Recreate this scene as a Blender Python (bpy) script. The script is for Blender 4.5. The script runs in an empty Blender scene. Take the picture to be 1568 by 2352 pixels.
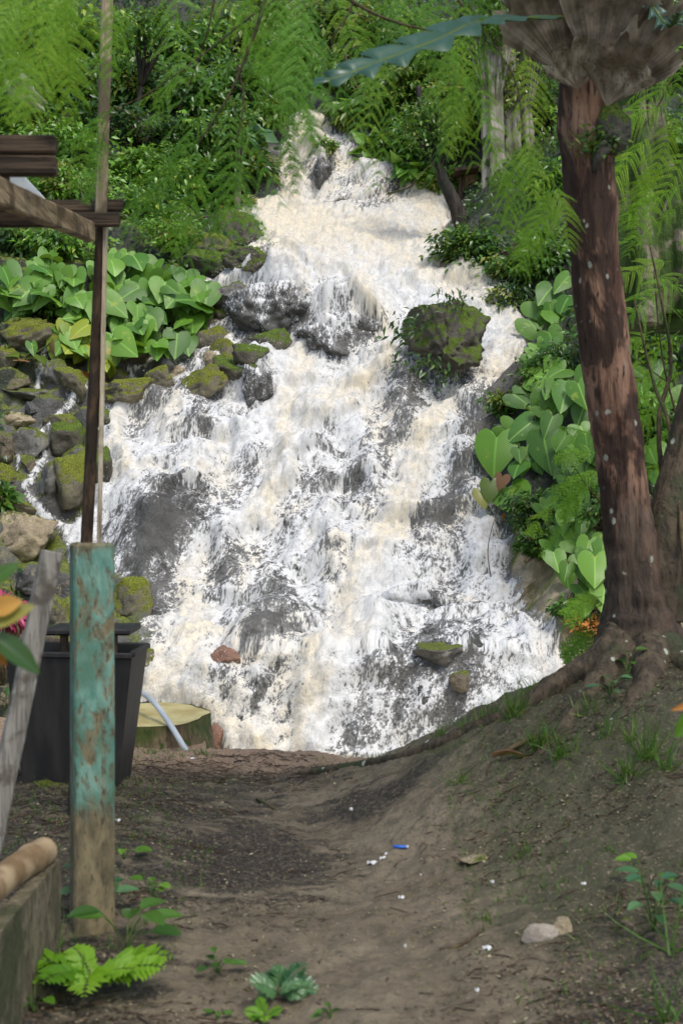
import bpy, math, numpy as np
from mathutils import Vector, Matrix
from mathutils.bvhtree import BVHTree
R=np.random.RandomState(7)
SC=bpy.context.scene; COL=SC.collection
K=3266.667; EYE=1.5          # sight constants of the 50 mm camera (used only to read sizes off the photograph)
def W(px,py,Y): return np.array([(px-784)*Y/K, Y, EYE-(py-1176)*Y/K])
# ---------------------------------------------------------------- noise
def _h(ix,iy,iz,s):
    n=(ix.astype(np.int64)*374761393+iy.astype(np.int64)*668265263+iz.astype(np.int64)*2147483647+s*1274126177)&0xffffffff
    n=((n^(n>>13))*1274126177)&0xffffffff
    n=((n^(n>>16))*2246822519)&0xffffffff
    return ((n^(n>>15))&0xffffff)/float(0xffffff)
def vn(x,y,z=None,s=0):
    x=np.asarray(x,float); y=np.asarray(y,float); z=np.zeros_like(x) if z is None else np.asarray(z,float)
    ix,iy,iz=np.floor(x),np.floor(y),np.floor(z); fx,fy,fz=x-ix,y-iy,z-iz
    fx,fy,fz=[f*f*(3-2*f) for f in (fx,fy,fz)]
    r=0
    for a in (0,1):
        for b in (0,1):
            for c in (0,1):
                r=r+_h(ix+a,iy+b,iz+c,s)*(fx if a else 1-fx)*(fy if b else 1-fy)*(fz if c else 1-fz)
    return r
def fbm(x,y,z=None,o=4,s=0):
    a=1;t=0;r=0
    for i in range(o):
        k=2.03**i
        r=r+a*vn(x*k,y*k,None if z is None else z*k,s+i*17); t+=a; a*=.5
    return r/t
def worley(x,y,s=0):
    ix,iy=np.floor(x),np.floor(y); d1=np.full(x.shape,9.); d2=d1.copy(); idv=np.zeros(x.shape)
    z=np.zeros_like(x)
    for a in (-1,0,1):
        for b in (-1,0,1):
            cx=ix+a+_h(ix+a,iy+b,z,s); cy=iy+b+_h(ix+a,iy+b,z,s+5)
            d=np.hypot(x-cx,y-cy); h=_h(ix+a,iy+b,z,s+9)
            idv=np.where(d<d1,h,idv); d2=np.where(d<d1,d1,np.minimum(d2,d)); d1=np.minimum(d1,d)
    return d1,d2,idv
def ss(a,b,x): t=np.clip((x-a)/(b-a),0,1); return t*t*(3-2*t)
def unit(v): v=np.asarray(v,float); return v/np.maximum(np.linalg.norm(v,axis=-1,keepdims=True),1e-9)
# ---------------------------------------------------------------- materials
MATS={}
class NT:
    def __init__(s,name):
        s.m=bpy.data.materials.new(name); s.m.use_nodes=True; s.t=s.m.node_tree; s.t.nodes.clear()
        s.out=s.t.nodes.new('ShaderNodeOutputMaterial'); MATS[name]=s.m
    def n(s,ty,ins={},**kw):
        o=s.t.nodes.new(ty)
        for k,v in kw.items(): setattr(o,k,v)
        for k,v in ins.items():
            if hasattr(v,'is_linked') or isinstance(v,bpy.types.NodeSocket): s.t.links.new(v,o.inputs[k])
            else: o.inputs[k].default_value=v
        return o
    def l(s,a,b): s.t.links.new(a,b)
    def math(s,op,a,b=0,c=0,clamp=False):
        o=s.t.nodes.new('ShaderNodeMath'); o.operation=op; o.use_clamp=clamp
        for i,v in enumerate((a,b,c)):
            if isinstance(v,bpy.types.NodeSocket): s.l(v,o.inputs[i])
            else: o.inputs[i].default_value=v
        return o.outputs[0]
    def mix(s,f,a,b,mode='MIX'):
        o=s.t.nodes.new('ShaderNodeMix'); o.data_type='RGBA'; o.blend_type=mode
        for i,v in ((0,f),(6,a),(7,b)):
            if isinstance(v,bpy.types.NodeSocket): s.l(v,o.inputs[i])
            else: o.inputs[i].default_value=(tuple(v)+(1,))[:4] if i else v
        return o.outputs[2]
    def pos(s,scale=(1,1,1),obj=False,attr=None):
        if attr: c=s.n('ShaderNodeAttribute',attribute_name=attr).outputs['Vector']
        else: c=s.n('ShaderNodeTexCoord').outputs['Object']
        return s.n('ShaderNodeMapping',{'Vector':c,'Scale':scale}).outputs[0]
    def noise(s,v,scale=5,det=4,rough=.55,dist=0): 
        return s.n('ShaderNodeTexNoise',{'Vector':v,'Scale':scale,'Detail':det,'Roughness':rough,'Distortion':dist}).outputs[0]
    def ramp(s,f,a,b):
        return s.n('ShaderNodeMapRange',{'Value':f,'From Min':a,'From Max':b},clamp=True,interpolation_type='SMOOTHSTEP').outputs[0]
    def attr(s,name,o='Fac'): return s.n('ShaderNodeAttribute',attribute_name=name).outputs[o]
    def bump(s,h,st=.5,d=.02): return s.n('ShaderNodeBump',{'Height':h,'Strength':st,'Distance':d}).outputs[0]
    def pr(s,col,rough=.7,normal=None,spec=.5):
        ins={'Base Color':col if isinstance(col,bpy.types.NodeSocket) else tuple(col)+(1,),'Roughness':rough,'Specular IOR Level':spec}
        if normal is not None: ins['Normal']=normal
        return s.n('ShaderNodeBsdfPrincipled',ins).outputs[0]
    def done(s,sh): s.l(sh,s.out.inputs[0]); return s.m
def leafmat(name,c1,c2,c3,rough=.38,trans=.35,veins=False):
    t=NT(name); a=t.attr('tint')
    col=t.mix(t.ramp(a,0,.6),c1,c2); col=t.mix(t.ramp(a,.75,1),col,c3)
    nrm=None
    if veins:
        u=t.n('ShaderNodeSeparateXYZ',{'Vector':t.attr('leafuv','Vector')})
        aw=t.math('ABSOLUTE',u.outputs[1])
        v=t.math('SUBTRACT',u.outputs[0],t.math('MULTIPLY',aw,.45))
        w=t.math('SINE',t.math('MULTIPLY',v,150))
        w2=t.ramp(w,.3,1)
        mid=t.ramp(aw,.05,.0)
        f=t.math('MAXIMUM',t.math('MULTIPLY',w2,.16),t.math('MULTIPLY',mid,.8))
        col=t.mix(f,col,tuple(min(1,x*1.7+.03) for x in c2))
        nrm=t.bump(w,.35,.004)
        e=t.noise(t.pos(),6,3); col=t.mix(t.ramp(e,.62,.75),col,c3)
    p=t.pr(col,rough,nrm,.5)
    tr=t.n('ShaderNodeBsdfTranslucent',{'Color':t.mix(.5,col,(.25,.4,.02),'MIX')}).outputs[0]
    return t.done(t.n('ShaderNodeMixShader',{0:trans,1:p,2:tr}).outputs[0])
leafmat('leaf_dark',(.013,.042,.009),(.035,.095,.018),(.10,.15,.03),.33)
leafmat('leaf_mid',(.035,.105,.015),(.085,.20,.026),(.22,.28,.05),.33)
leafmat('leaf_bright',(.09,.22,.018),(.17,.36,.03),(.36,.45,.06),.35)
leafmat('leaf_olive',(.06,.11,.015),(.16,.22,.03),(.34,.30,.07),.35)
leafmat('leaf_blue',(.05,.14,.06),(.12,.25,.10),(.3,.4,.2),.28)
leafmat('leaf_feather',(.06,.20,.012),(.15,.37,.02),(.28,.48,.03),.5,.48)
leafmat('leaf_feather_light',(.12,.31,.014),(.25,.48,.024),(.40,.56,.04),.5,.52)
leafmat('leaf_broad',(.045,.13,.012),(.12,.27,.02),(.28,.38,.04),.38,.26,True)
leafmat('leaf_broad_pale',(.065,.18,.02),(.165,.33,.04),(.33,.42,.06),.33,.26,True)
leafmat('leaf_broad_yellow',(.15,.25,.02),(.30,.36,.03),(.4,.3,.03),.35,.3,True)
leafmat('leaf_brown',(.10,.045,.02),(.20,.10,.04),(.3,.2,.06),.7,.2)
leafmat('leaf_orange',(.35,.09,.02),(.5,.18,.03),(.5,.3,.05),.6,.2)
leafmat('leaf_magenta',(.20,.012,.05),(.42,.03,.12),(.5,.10,.2),.35,.3)
leafmat('leaf_grass',(.035,.10,.012),(.08,.19,.02),(.18,.24,.04),.5,.35)
leafmat('leaf_stag',(.03,.085,.055),(.06,.13,.09),(.10,.16,.10),.36,.12)
leafmat('leaf_litter',(.05,.03,.018),(.17,.12,.07),(.40,.36,.22),.6,.05)
def rockmat(name,c1,c2,moss,mc1=(.035,.055,.006),mc2=(.13,.15,.012),rough=.45,sc=1):
    t=NT(name); p=t.pos()
    n1=t.noise(p,3*sc,6,.65); n2=t.noise(p,14*sc,6,.7); n3=t.noise(p,60*sc,3,.6)
    col=t.mix(t.ramp(n1,.3,.7),c1,c2); col=t.mix(t.ramp(n2,.55,.75),col,tuple(x*.45 for x in c1)); col=t.mix(t.ramp(n3,.55,.8),col,tuple(min(1,x*1.5) for x in c2))
    g=t.n('ShaderNodeNewGeometry'); up=t.n('ShaderNodeSeparateXYZ',{'Vector':g.outputs['Normal']}).outputs[2]
    m=t.math('ADD',t.math('MULTIPLY',up,.9),t.math('MULTIPLY',t.math('SUBTRACT',n1,.5),1.6))
    m=t.math('ADD',m,t.math('MULTIPLY',t.math('SUBTRACT',n2,.5),1.2))
    m=t.ramp(m,1.05-moss,1.35-moss)
    mcol=t.mix(t.ramp(n3,.35,.65),mc1,mc2); mcol=t.mix(t.ramp(n1,.5,.7),mcol,tuple(x*.6 for x in mc2))
    col=t.mix(m,col,mcol)
    hgt=t.math('ADD',t.math('MULTIPLY',n2,1.),t.math('MULTIPLY',n3,.5))
    ro=t.math('ADD',t.math('MULTIPLY',m,.5),rough,clamp=True)
    return t.done(t.pr(col,ro,t.bump(hgt,.8,.03),.5))
rockmat('rock_wet',(.035,.033,.029),(.10,.095,.082),.2,rough=.25)
rockmat('rock_grey',(.07,.066,.056),(.22,.205,.175),.72,rough=.42)
rockmat('rock_tan',(.19,.15,.09),(.42,.34,.21),.4,rough=.6)
rockmat('rock_brown',(.075,.06,.038),(.20,.16,.10),.78,rough=.5)
rockmat('rock_moss',(.08,.07,.045),(.22,.19,.115),1.05,(.05,.075,.008),(.19,.20,.015),rough=.55)
rockmat('rock_deepmoss',(.05,.043,.028),(.12,.105,.07),1.02,(.03,.06,.005),(.11,.16,.012),.5)
rockmat('rock_red',(.13,.06,.035),(.26,.14,.085),-.3,rough=.35)
rockmat('stone_pale',(.42,.34,.26),(.6,.52,.42),-.6,rough=.7,sc=4)
def barkmat(name,c1,c2,c3,lichen=.0,stretch=.18,sc=1,moss=0,axis=2):
    t=NT(name); p=t.pos(tuple(stretch if i==axis else 1 for i in range(3))); q=t.pos()
    n1=t.noise(p,16*sc,5,.6,.6); n2=t.noise(q,3*sc,3); n3=t.noise(p,55*sc,4,.6); n4=t.noise(q,9*sc,3,.5)
    col=t.mix(t.ramp(n1,.38,.62),c1,c2); col=t.mix(t.ramp(n2,.48,.62),col,c3); col=t.mix(t.ramp(n3,.56,.7),col,tuple(x*.35 for x in c1))
    if lichen:
        v=t.n('ShaderNodeTexVoronoi',{'Vector':t.pos((1,1,.7)),'Scale':13.,'Randomness':1.}).outputs['Distance']
        col=t.mix(t.math('MULTIPLY',t.ramp(v,.2,.14),t.ramp(n4,.5,.58)),col,(.45,.47,.38))
    if moss: col=t.mix(t.ramp(n4,.62-moss*.3,.7-moss*.3),col,(.04,.075,.012))
    h=t.math('ADD',n1,t.math('MULTIPLY',n3,.6))
    return t.done(t.pr(col,.75,t.bump(h,.9,.02/sc),.3))
barkmat('bark_base',(.05,.038,.024),(.115,.085,.052),(.05,.06,.025),.5,.4)
barkmat('bark_pale',(.22,.20,.155),(.38,.35,.28),(.12,.12,.07),.0,.1,.45,.2)
barkmat('bark_mossy',(.10,.09,.055),(.24,.21,.14),(.035,.05,.018),0,.4,.4,.7)
barkmat('bark_dark',(.018,.014,.01),(.045,.034,.024),(.02,.022,.012),0,.2,.8)
barkmat('twig',(.06,.042,.022),(.13,.095,.045),(.05,.06,.02),0,.3,2)
barkmat('stem_green',(.05,.10,.02),(.09,.16,.03),(.10,.09,.03),0,.3,2)
barkmat('wood_grey',(.17,.155,.13),(.32,.295,.25),(.10,.085,.065),0,.06,3)
barkmat('wood_pole',(.24,.18,.11),(.42,.34,.22),(.13,.10,.06),0,.08,2)
barkmat('wood_dark',(.04,.025,.015),(.11,.07,.04),(.035,.024,.016),0,.2,1.6)
barkmat('wood_brown',(.24,.165,.09),(.46,.34,.20),(.17,.12,.07),0,.35,1.5)
barkmat('wood_beam',(.035,.023,.014),(.12,.08,.048),(.03,.022,.014),0,.06,1.6,0,0)
barkmat('wood_rafter',(.20,.135,.075),(.46,.34,.20),(.12,.08,.045),0,.08,1.8,0,1)
barkmat('wood_lit_edge',(.55,.45,.31),(.72,.61,.45),(.42,.33,.22),0,.06,2)  # pale wood tone with the sunlight on the pole's edge put into its colour
barkmat('dead_wood',(.20,.18,.15),(.38,.35,.3),(.08,.07,.055),0,.3,1)
t=NT('bark_red'); t.m.name='bark_trunk'; MATS['bark_red']=t.m
p=t.pos((1,1,.16)); q=t.pos(); z=t.n('ShaderNodeSeparateXYZ',{'Vector':q}).outputs[2]
n1=t.noise(p,15,6,.65,.7); n2=t.noise(t.pos((1,1,.4)),4.5,4,.6,.5); n3=t.noise(p,48,5,.65); n4=t.noise(q,9,3,.5)
col=t.mix(t.ramp(n1,.36,.64),(.10,.048,.03),(.36,.205,.13)); col=t.mix(t.math('MULTIPLY',t.ramp(n2,.50,.56),.9),col,(.045,.025,.017)); col=t.mix(t.math('MULTIPLY',t.ramp(n2,.44,.34),.7),col,(.34,.25,.18)); col=t.mix(t.ramp(n3,.56,.66),col,(.03,.017,.012))
bs=t.mix(t.ramp(n1,.38,.62),(.045,.033,.024),(.11,.075,.05)); bs=t.mix(t.ramp(n2,.55,.65),bs,(.05,.055,.028))
col=t.mix(t.ramp(t.math('ADD',z,t.math('MULTIPLY',n2,1.3)),1.75,.95),col,bs)
v=t.n('ShaderNodeTexVoronoi',{'Vector':t.pos((1,1,.75)),'Scale':13.,'Randomness':1.}).outputs['Distance']
col=t.mix(t.math('MULTIPLY',t.ramp(t.math('ADD',v,t.math('MULTIPLY',n3,.25)),.33,.25),t.ramp(n4,.48,.56)),col,(.42,.43,.34))
t.done(t.pr(col,.75,t.bump(t.math('ADD',n1,t.math('MULTIPLY',n3,.7)),1.,.03),.3))
barkmat('stump_bark',(.08,.055,.03),(.20,.15,.085),(.07,.09,.02),0,.3,1,.25)
barkmat('scar_wood',(.13,.085,.04),(.25,.18,.085),(.07,.045,.025),0,.1,2)
def plain(name,c1,c2,sc=8,rough=.6,b=.3,det=5):
    t=NT(name); n=t.noise(t.pos(),sc,det); return t.done(t.pr(t.mix(t.ramp(n,.35,.65),c1,c2),rough,t.bump(n,b,.01)))
plain('hose_plastic',(.42,.46,.48),(.55,.58,.58),4,.35); plain('litter_white',(.6,.6,.57),(.78,.77,.74),30,.6)
plain('litter_blue',(.02,.09,.4),(.04,.16,.6),30,.4); plain('shield_edge',(.2,.17,.12),(.3,.26,.2))
t=NT('roof_plastic'); t.done(t.n('ShaderNodeMixShader',{0:.6,1:t.pr((.7,.72,.72),.4),2:t.n('ShaderNodeBsdfTranslucent',{'Color':(.85,.88,.88,1)}).outputs[0]}).outputs[0])
# painted post
t=NT('peeling_paint'); p=t.pos((1,1,.35)); q=t.pos()
z=t.n('ShaderNodeSeparateXYZ',{'Vector':q}).outputs[2]
n1=t.noise(p,18,6,.65,.4); n2=t.noise(q,5,4); n3=t.noise(p,60,4,.6); n4=t.noise(p,9,6,.7,.8)
bare=t.mix(t.ramp(n1,.35,.65),(.10,.082,.042),(.24,.19,.10)); bare=t.mix(t.ramp(n3,.5,.7),bare,(.06,.05,.03))
paint=t.mix(t.ramp(n1,.35,.65),(.075,.20,.15),(.18,.34,.265)); paint=t.mix(t.ramp(n2,.45,.65),paint,(.07,.17,.11)); paint=t.mix(t.math('MULTIPLY',t.ramp(n3,.5,.65),.4),paint,(.13,.15,.09))
f=t.math('ADD',t.math('MULTIPLY',t.math('SUBTRACT',z,.42),4.5),t.math('MULTIPLY',t.math('SUBTRACT',n4,.5),3.2))
f=t.ramp(f,-.1,.35); top=t.ramp(t.math('ADD',z,t.math('MULTIPLY',n2,.06)),1.42,1.38)
f=t.math('MULTIPLY',f,top); f=t.math('MULTIPLY',f,t.ramp(t.math('ADD',n4,t.math('MULTIPLY',n3,.4)),.80,.66))
col=t.mix(f,bare,paint); t.done(t.pr(col,t.math('SUBTRACT',.8,t.math('MULTIPLY',f,.2)),t.bump(t.math('ADD',f,n3),.5,.006)))
barkmat('concrete_dirty',(.11,.092,.055),(.21,.175,.11),(.07,.075,.035),0,.5,1)
t=NT('bin_rubber'); n=t.noise(t.pos((1,1,.2)),9,5); t.done(t.pr(t.mix(t.ramp(n,.35,.7),(.010,.009,.008),(.035,.03,.026)),.6,t.bump(n,.3,.01)))
t=NT('bamboo'); w=t.pos((1,1,1)); n1=t.noise(w,9,4); n2=t.noise(w,40,3)
t.done(t.pr(t.mix(t.ramp(n1,.35,.65),(.20,.125,.06),(.42,.31,.18)),.5,t.bump(n2,.3,.004)))
t=NT('stump_cut'); p=t.pos(); n1=t.noise(p,5,5); n2=t.noise(p,30,4)
c=t.mix(t.ramp(n1,.35,.65),(.42,.33,.12),(.56,.48,.22)); c=t.mix(t.ramp(n2,.6,.75),c,(.26,.18,.07)); t.done(t.pr(c,.7,t.bump(n2,.3,.01)))
t=NT('shield_frond'); p=t.pos(attr='leafuv'); u=t.n('ShaderNodeSeparateXYZ',{'Vector':t.attr('leafuv','Vector')})
r=t.math('SINE',t.math('MULTIPLY',u.outputs[1],60)); n=t.noise(t.pos(),14,4)
c=t.mix(t.ramp(n,.35,.65),(.12,.092,.06),(.28,.22,.155)); c=t.mix(t.math('MULTIPLY',t.ramp(r,.4,1),.22),c,(.09,.065,.04)); c=t.mix(t.ramp(u.outputs[0],.8,1),c,(.33,.28,.2))
t.done(t.pr(c,.8,t.bump(t.math('ADD',t.math('MULTIPLY',r,.35),t.noise(t.pos(),40,4)),.5,.006)))
barkmat('shield_pale',(.20,.165,.115),(.40,.34,.25),(.16,.12,.08),0,.3,1.2)
# mud ground
t=NT('mud'); p=t.pos(); g=t.attr('litter'); fl=t.noise(t.pos((.5,1.5,1)),6,6,.65,.7); n5=t.noise(t.pos((.7,1.2,1)),26,5,.7)
n1=t.noise(p,2.2,5,.6); n2=t.noise(p,11,6,.65,.3); n3=t.noise(p,70,4,.6)
c=t.mix(t.ramp(n1,.35,.65),(.13,.102,.064),(.20,.162,.106)); c=t.mix(t.math('MULTIPLY',t.ramp(n2,.45,.7),.45),c,(.055,.05,.032))
dk=t.mix(t.ramp(n3,.4,.6),(.02,.016,.011),(.07,.056,.037))
m=t.ramp(t.math('ADD',g,t.math('MULTIPLY',t.math('SUBTRACT',fl,.5),1.7)),.38,.72)
c=t.mix(m,c,dk); gr=t.ramp(t.math('ADD',t.attr('green'),t.math('MULTIPLY',t.math('SUBTRACT',n2,.5),1.5)),.5,.9); c=t.mix(t.math('MULTIPLY',gr,.65),c,(.078,.075,.038))
c=t.mix(t.attr('sandy'),c,t.mix(t.ramp(n3,.4,.6),(.24,.15,.09),(.36,.26,.17)))
c=t.mix(t.math('MULTIPLY',t.ramp(n5,.52,.66),.55),c,(.05,.038,.026)); c=t.mix(t.math('MULTIPLY',t.ramp(n5,.42,.34),.3),c,(.19,.155,.115)); c=t.mix(t.math('MULTIPLY',t.ramp(n3,.6,.68),.75),c,(.26,.21,.14))
t.done(t.pr(c,t.math('ADD',.5,t.math('MULTIPLY',n2,.4)),t.bump(t.math('ADD',n2,t.math('MULTIPLY',n3,.35)),.7,.03),.35))
# hillside rock / soil
t=NT('hillside'); p=t.pos(); n1=t.noise(p,1.6,6,.65); n2=t.noise(p,8,6,.7); n3=t.noise(p,34,4,.65)
c=t.mix(t.ramp(n1,.35,.65),(.045,.044,.038),(.125,.12,.105)); c=t.mix(t.ramp(n2,.5,.7),c,(.03,.029,.025)); c=t.mix(t.ramp(n3,.6,.75),c,(.15,.14,.12))
so=t.mix(t.ramp(n3,.4,.6),(.010,.014,.005),(.03,.04,.012)); c=t.mix(t.ramp(t.math('ADD',t.attr('soil'),t.math('SUBTRACT',n2,.5)),.4,.7),c,so)
ta=t.mix(t.ramp(n2,.4,.62),(.28,.22,.125),(.46,.37,.23)); ta=t.mix(t.ramp(n1,.48,.6),ta,(.10,.12,.02)); c=t.mix(t.ramp(t.math('ADD',t.attr('tan'),t.math('SUBTRACT',n2,.5)),.4,.7),c,ta)
g=t.n('ShaderNodeNewGeometry'); up=t.n('ShaderNodeSeparateXYZ',{'Vector':g.outputs['Normal']}).outputs[2]
mo=t.math('MULTIPLY',t.attr('mossy'),t.ramp(t.math('ADD',up,t.math('MULTIPLY',t.math('SUBTRACT',n2,.5),1.6)),.45,.75)); c=t.mix(mo,c,t.mix(t.ramp(n3,.35,.65),(.045,.07,.008),(.17,.19,.015)))
t.done(t.pr(c,.38,t.bump(t.math('ADD',n2,t.math('MULTIPLY',n3,.5)),.9,.05),.5))
# falling water: foam with real gaps through which the wet rock shows
t=NT('white_water'); fl=t.attr('flow','Vector')
def mp(sx,sy,o=0): return t.n('ShaderNodeMapping',{'Vector':fl,'Scale':(sx,sy,1),'Location':(o,o*.7,0)}).outputs[0]
wp=t.n('ShaderNodeTexNoise',{'Vector':fl,'Scale':1.6,'Detail':3.}).outputs['Color']
fw=t.n('ShaderNodeVectorMath',{0:fl,1:t.n('ShaderNodeVectorMath',{0:wp,1:(-.5,-.5,-.5)},operation='ADD').outputs[0]},operation='ADD').outputs[0]
def mw(sx,sy): return t.n('ShaderNodeMapping',{'Vector':fw,'Scale':(sx,sy,1)}).outputs[0]
a=t.noise(mw(5.5,1.7),1,4,.62,.4); b=t.noise(mp(15,8.5),1,5,.66,.2); d=t.noise(mp(48,27,3),1,3,.6)
nn=t.math('ADD',t.math('ADD',t.math('MULTIPLY',a,.75),t.math('MULTIPLY',b,1.15)),t.math('MULTIPLY',d,.85))
v=t.math('ADD',t.attr('cov'),t.math('MULTIPLY',t.math('SUBTRACT',nn,1.375),1.5))
al=t.ramp(v,.37,.65); al2=t.ramp(v,.02,.42)
vb=t.n('ShaderNodeTexVoronoi',{'Vector':mp(40,17,1),'Scale':1.,'Randomness':1.}).outputs['Distance']
bd=t.math('SUBTRACT',t.math('ADD',t.math('MULTIPLY',t.attr('cov'),.74),t.math('MULTIPLY',t.math('SUBTRACT',b,.5),.9)),vb); al=t.math('MAXIMUM',al,t.math('MULTIPLY',t.ramp(bd,-.05,.12),.85))
cr=t.math('ADD',t.attr('cream'),t.math('MULTIPLY',t.math('SUBTRACT',t.noise(mw(5,2.5),1,5,.65),.5),1.6))
c=t.mix(t.ramp(cr,.1,1.2),(.65,.65,.635),(.71,.62,.45)); c=t.mix(t.math('MULTIPLY',t.ramp(b,.60,.36),.6),c,(.40,.40,.38))
foam=t.pr(c,.55,t.bump(t.math('ADD',b,t.math('MULTIPLY',d,.5)),.7,.05),.3)
film=t.n('ShaderNodeBsdfPrincipled',{'Base Color':(.30,.30,.29,1),'Roughness':.2,'Normal':t.bump(b,.6,.04)}).outputs[0]
tr=t.n('ShaderNodeBsdfTransparent').outputs[0]
f1=t.n('ShaderNodeMixShader',{0:t.math('MULTIPLY',al2,.5),1:tr,2:film}).outputs[0]
t.done(t.n('ShaderNodeMixShader',{0:al,1:f1,2:foam}).outputs[0])
t=NT('foam_drops'); t.done(t.pr((.64,.64,.63),.45,None,.3))
t=NT('pool_water'); n=t.noise(t.pos((1,1,1)),5,6,.65,.8); n2=t.noise(t.pos(),22,4)
t.done(t.pr(t.mix(t.ramp(n,.35,.62),(.55,.44,.25),(.84,.80,.70)),.35,t.bump(t.math('ADD',n,t.math('MULTIPLY',n2,.3)),.8,.08),.4))
# ---------------------------------------------------------------- object helpers
def tag(o,label=None,cat=None,group=None,kind=None):
    if label: o['label']=label
    if cat: o['category']=cat
    if group: o['group']=group
    if kind: o['kind']=kind
    return o
def thing(name,base,label,cat,group=None):
    o=bpy.data.objects.new(name,None); o.empty_display_size=.1; COL.objects.link(o); o.location=[float(v) for v in base]
    return tag(o,label,cat,group)
def mesh(name,V,F,mat,parent=None,base=None,smooth=True,attrs=None,mats=None,midx=None,label=None):
    V=np.asarray(V,float); off=np.array(parent.location) if parent else (np.array(base) if base is not None else np.zeros(3))
    if parent and parent.parent: off=off+np.array(parent.parent.location)
    V=V-off; me=bpy.data.meshes.new(name)
    me.vertices.add(len(V)); me.vertices.foreach_set('co',V.astype(np.float32).ravel())
    if isinstance(F,np.ndarray): F=[F]
    if len(F) and not isinstance(F[0],np.ndarray):
        g={}
        for f in F: g.setdefault(len(f),[]).append(f)
        F=[np.array(v) for v in g.values()]
    tot=np.concatenate([f.ravel() for f in F]); cnt=np.concatenate([np.full(len(f),f.shape[1]) for f in F])
    me.loops.add(len(tot)); me.loops.foreach_set('vertex_index',tot.astype(np.int32))
    me.polygons.add(len(cnt)); st=np.concatenate([[0],np.cumsum(cnt)[:-1]])
    me.polygons.foreach_set('loop_start',st.astype(np.int32)); me.polygons.foreach_set('loop_total',cnt.astype(np.int32))
    me.polygons.foreach_set('use_smooth',np.full(len(cnt),smooth))
    for m in (mats or [mat]): me.materials.append(MATS[m])
    if midx is not None: me.polygons.foreach_set('material_index',np.asarray(midx,np.int32))
    for k,a in (attrs or {}).items():
        a=np.asarray(a,np.float32)
        if a.ndim==1: x=me.attributes.new(k,'FLOAT','POINT'); x.data.foreach_set('value',a)
        else: x=me.attributes.new(k,'FLOAT_VECTOR','POINT'); x.data.foreach_set('vector',a.ravel())
    me.update(calc_edges=True); me.validate()
    o=bpy.data.objects.new(name,me); COL.objects.link(o)
    if parent: o.parent=parent
    elif base is not None: o.location=[float(v) for v in base]
    if label: o['label']=label
    return o
class Bag:      # collects shapes that belong to ONE mesh
    def __init__(s): s.V=[];s.F=[];s.n=0;s.T=[];s.U=[]
    def add(s,V,F,tint=None,uv=None):
        V=np.asarray(V,float); s.V.append(V)
        for f in (F if isinstance(F,list) else [F]): s.F.append(np.asarray(f)+s.n)
        s.n+=len(V); s.T.append(np.full(len(V),.5) if tint is None else tint); s.U.append(np.zeros((len(V),3)) if uv is None else uv)
    def make(s,name,mat,parent=None,base=None,smooth=True,label=None):
        if mat.startswith(('wood','peeling','concrete','bin')): smooth=False
        g={}
        for f in s.F:
            if f.ndim==1: f=f[None]
            g.setdefault(f.shape[1],[]).append(f)
        return mesh(name,np.concatenate(s.V),[np.concatenate(v) for v in g.values()],mat,parent,base,smooth,{'tint':np.concatenate(s.T),'leafuv':np.concatenate(s.U)},label=label)
def tube(P,r,n=10,cap=True,wob=0,seed=0):
    P=np.asarray(P,float); m=len(P); r=np.full(m,r) if np.isscalar(r) else np.asarray(r,float)
    T=unit(np.gradient(P,axis=0)); up=np.array([0,0,1.]) if abs(T[0][2])<.9 else np.array([0,1.,0])
    A=unit(np.cross(T,up)); 
    B=np.cross(T,A); th=np.linspace(0,2*np.pi,n,endpoint=False)
    rr=r[:,None]*np.ones((1,n))
    if wob:
        rr=rr*(1+wob*(fbm(np.cos(th)[None]*1.6+5+0*rr,np.sin(th)[None]*1.6+5+0*rr,np.arange(m)[:,None]*.35+0*rr,3,seed)-.5)*2)
    V=P[:,None]+rr[...,None]*(np.cos(th)[None,:,None]*A[:,None]+np.sin(th)[None,:,None]*B[:,None])
    i=np.arange(m-1)[:,None]*n; j=np.arange(n)[None]; k=(j+1)%n
    F=np.stack([i+j,i+k,i+k+n,i+j+n],-1).reshape(-1,4)
    Fs=[F]
    if cap: Fs+= [np.arange(n)[::-1][None], (np.arange(n)+(m-1)*n)[None]]
    return V.reshape(-1,3),Fs
def spline(P,n):
    P=np.asarray(P,float); m=len(P); t=np.linspace(0,m-1,n); i=np.clip(t.astype(int),0,m-2); f=(t-i)[:,None]
    p=lambda k:P[np.clip(k,0,m-1)]
    a,b,c,d=p(i-1),p(i),p(i+1),p(i+2)
    return .5*(2*b+(c-a)*f+(2*a-5*b+4*c-d)*f**2+(3*b-a-3*c+d)*f**3)
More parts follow.
